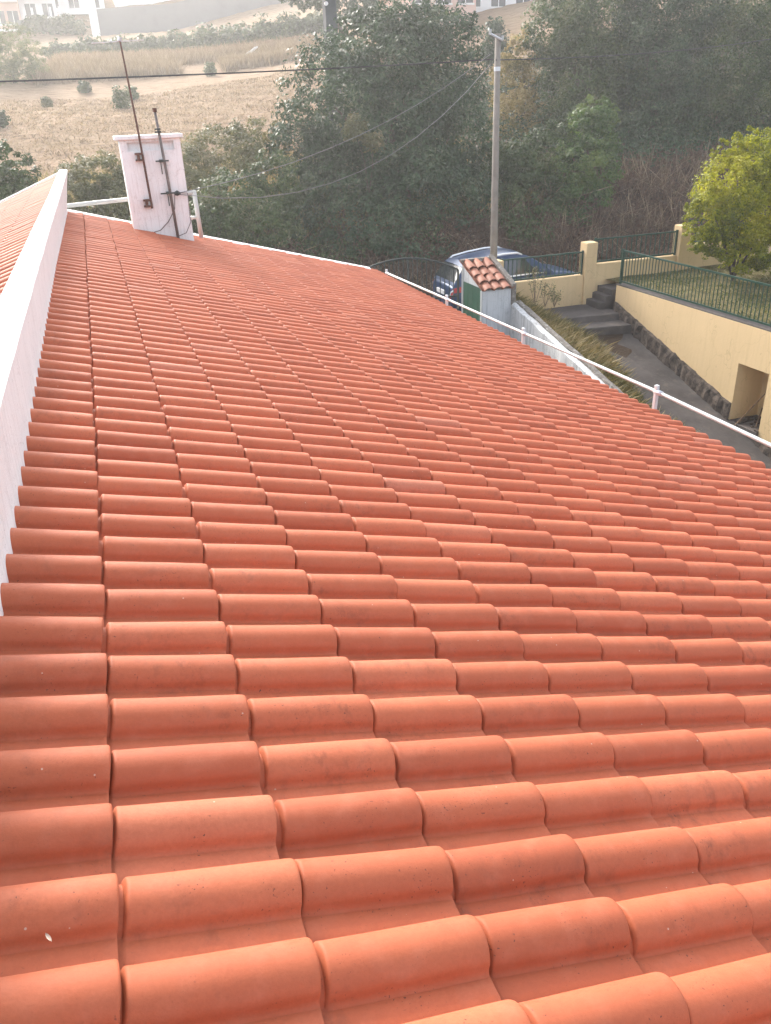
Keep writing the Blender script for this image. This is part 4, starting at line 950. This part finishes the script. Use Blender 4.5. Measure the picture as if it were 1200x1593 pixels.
# ------------------------------------------------------------------ far walls and houses
gy = 112.0; gx0_, gx1_ = aty(150, 48, gy)[0], aty(470, 24, gy)[0]
t = thing('far_wall', 'long grey wall across the top of the hillside', 'wall', ((gx0_ + gx1_) / 2, gy, float(H((gx0_ + gx1_) / 2, gy))))
b = MB(); xs_ = np.linspace(gx0_, gx1_, 12); b.grid([[(x, gy, float(H(x, gy)) - 1), (x, gy, float(H(x, gy)) + 2.7), (x, gy + .4, float(H(x, gy)) + 2.7), (x, gy + .4, float(H(x, gy)) - 1)] for x in xs_]); b.build('wall_face', MATS['far_grey_wall'], t)
b = MB(); zp = float(H(gx0_, gy)); b.box((gx0_ - .5, gy - .3, zp - 1), (gx0_ + .4, gy + .7, zp + 3.6)); b.build('pillar', MATS['far_white'], t)
def far_house(label, px, pyb, Y, w, d, h, m, roofm, floors, nwin, group=None, gable=True, balcony=False):
    p = aty(px, pyb, Y); t_ = thing('far_house', label, 'house', p, group); x, z = p[0], p[2]
    b_ = MB(); b_.box((x - w / 2, Y, z - 4), (x + w / 2, Y + d, z + h)); wl_ = b_.build('wall', MATS[m], t_)
    b_ = MB()
    if gable: b_.prism([(Y - .6, z + h), (Y + d + .6, z + h), (Y + d / 2, z + h + d * .22)], 'x', x - w / 2 - .5, x + w / 2 + .5)
    else: b_.box((x - w / 2 - .2, Y - .2, z + h), (x + w / 2 + .2, Y + d + .2, z + h + .3))
    b_.build('roof', MATS[roofm], t_)
    for f in range(floors):
        for i in range(nwin):
            wx = x - w / 2 + (i + .5) * w / nwin; wz = z + .7 + f * h / floors
            b_ = MB(); b_.box((wx - .6, Y - .05, wz), (wx + .6, Y + .1, wz + 1.35)); o = b_.build('window', MATS['far_window'], t_)
            b_ = MB(); b_.box((wx - .7, Y - .09, wz - .12), (wx + .7, Y + .05, wz)); b_.box((wx - .035, Y - .08, wz), (wx + .035, Y + .05, wz + 1.35)); b_.build('frame', MATS['far_white'], o)
        if balcony:
            b_ = MB(); b_.box((x - w / 2, Y - 1.2, z + f * h / floors - .1), (x + w / 2, Y, z + f * h / floors + .1)); b_.build('balcony', MATS['far_white'], t_)
    return t_
for lab, px, py, w, d, h, m, bal in (('pinkish house with a white balcony at the far end of the hillside', 4, 48, 4.6, 8, 6, 'far_pink', True), ('white two-storey house next to the pinkish one', 52, 36, 6, 8, 6, 'far_white', True), ('white house behind the grey wall pillar', 118, 22, 7.5, 9, 6, 'far_white', True)):
    g = ghit(px, py); c_ = W @ (g - CAM); far_house(lab, px, py, float(g[1]), w, d, h, m, 'far_roof', 2, 3, balcony=bal)
g = ghit(250, 4); far_house('pale house above the long grey wall', 250, 4, float(g[1]), 12, 9, 6, 'far_white', 'far_roof', 2, 4)
far_house('low pinkish house with red tiled roof above the dark tree', 690, 22, 62, 5.2, 6, 1.45, 'far_pink', 'far_roof', 1, 3)
far_house('white house with dark window beside the red tiled roof', 775, 26, 66, 6.5, 7, 5, 'far_white', 'far_roof', 2, 3)
t = thing('far_fence', 'row of pale posts and dark fence in front of the far houses', 'fence', ghit(75, 48))
for i, px in enumerate((44, 56, 70, 84, 98, 112)):
    p = ghit(px, 49 - i * .8); b = MB(); b.box((p[0] - .13, p[1] - .1, p[2] - .5), (p[0] + .13, p[1] + .2, p[2] + 2.4)); b.build('post', MATS['far_white'], t)
p0, p1 = ghit(30, 49), ghit(118, 44); b = MB(); b.hexa([(p0[0], p0[1] + .3, p0[2] - .5), (p1[0], p1[1] + .3, p1[2] - .5), (p1[0], p1[1] + .4, p1[2] - .5), (p0[0], p0[1] + .4, p0[2] - .5), (p0[0], p0[1] + .3, p0[2] + 1.2), (p1[0], p1[1] + .3, p1[2] + 1.2), (p1[0], p1[1] + .4, p1[2] + 1.2), (p0[0], p0[1] + .4, p0[2] + 1.2)]); b.build('panel', MATS['far_grey_wall'], t)

# ------------------------------------------------------------------ haze in the air
def haze(density, aniso):
    b_ = MB(); b_.box((-149, -13.5, -8.5), (189, 214, 52)); o = b_.build('haze', None); tag(o, kind='stuff')
    m = bpy.data.materials.new('hazy_air'); m.use_nodes = True; n = m.node_tree.nodes; l = m.node_tree.links
    n.remove(n['Principled BSDF']); v = n.new('ShaderNodeVolumePrincipled'); v.inputs['Color'].default_value = (1.0, .985, .96, 1)
    v.inputs['Density'].default_value = density; v.inputs['Anisotropy'].default_value = aniso
    l.new(v.outputs[0], n['Material Output'].inputs['Volume']); o.data.materials.append(m); tag(o, 'pale sunlit haze in the air over the hillside', 'haze')
haze(.0017, .5)
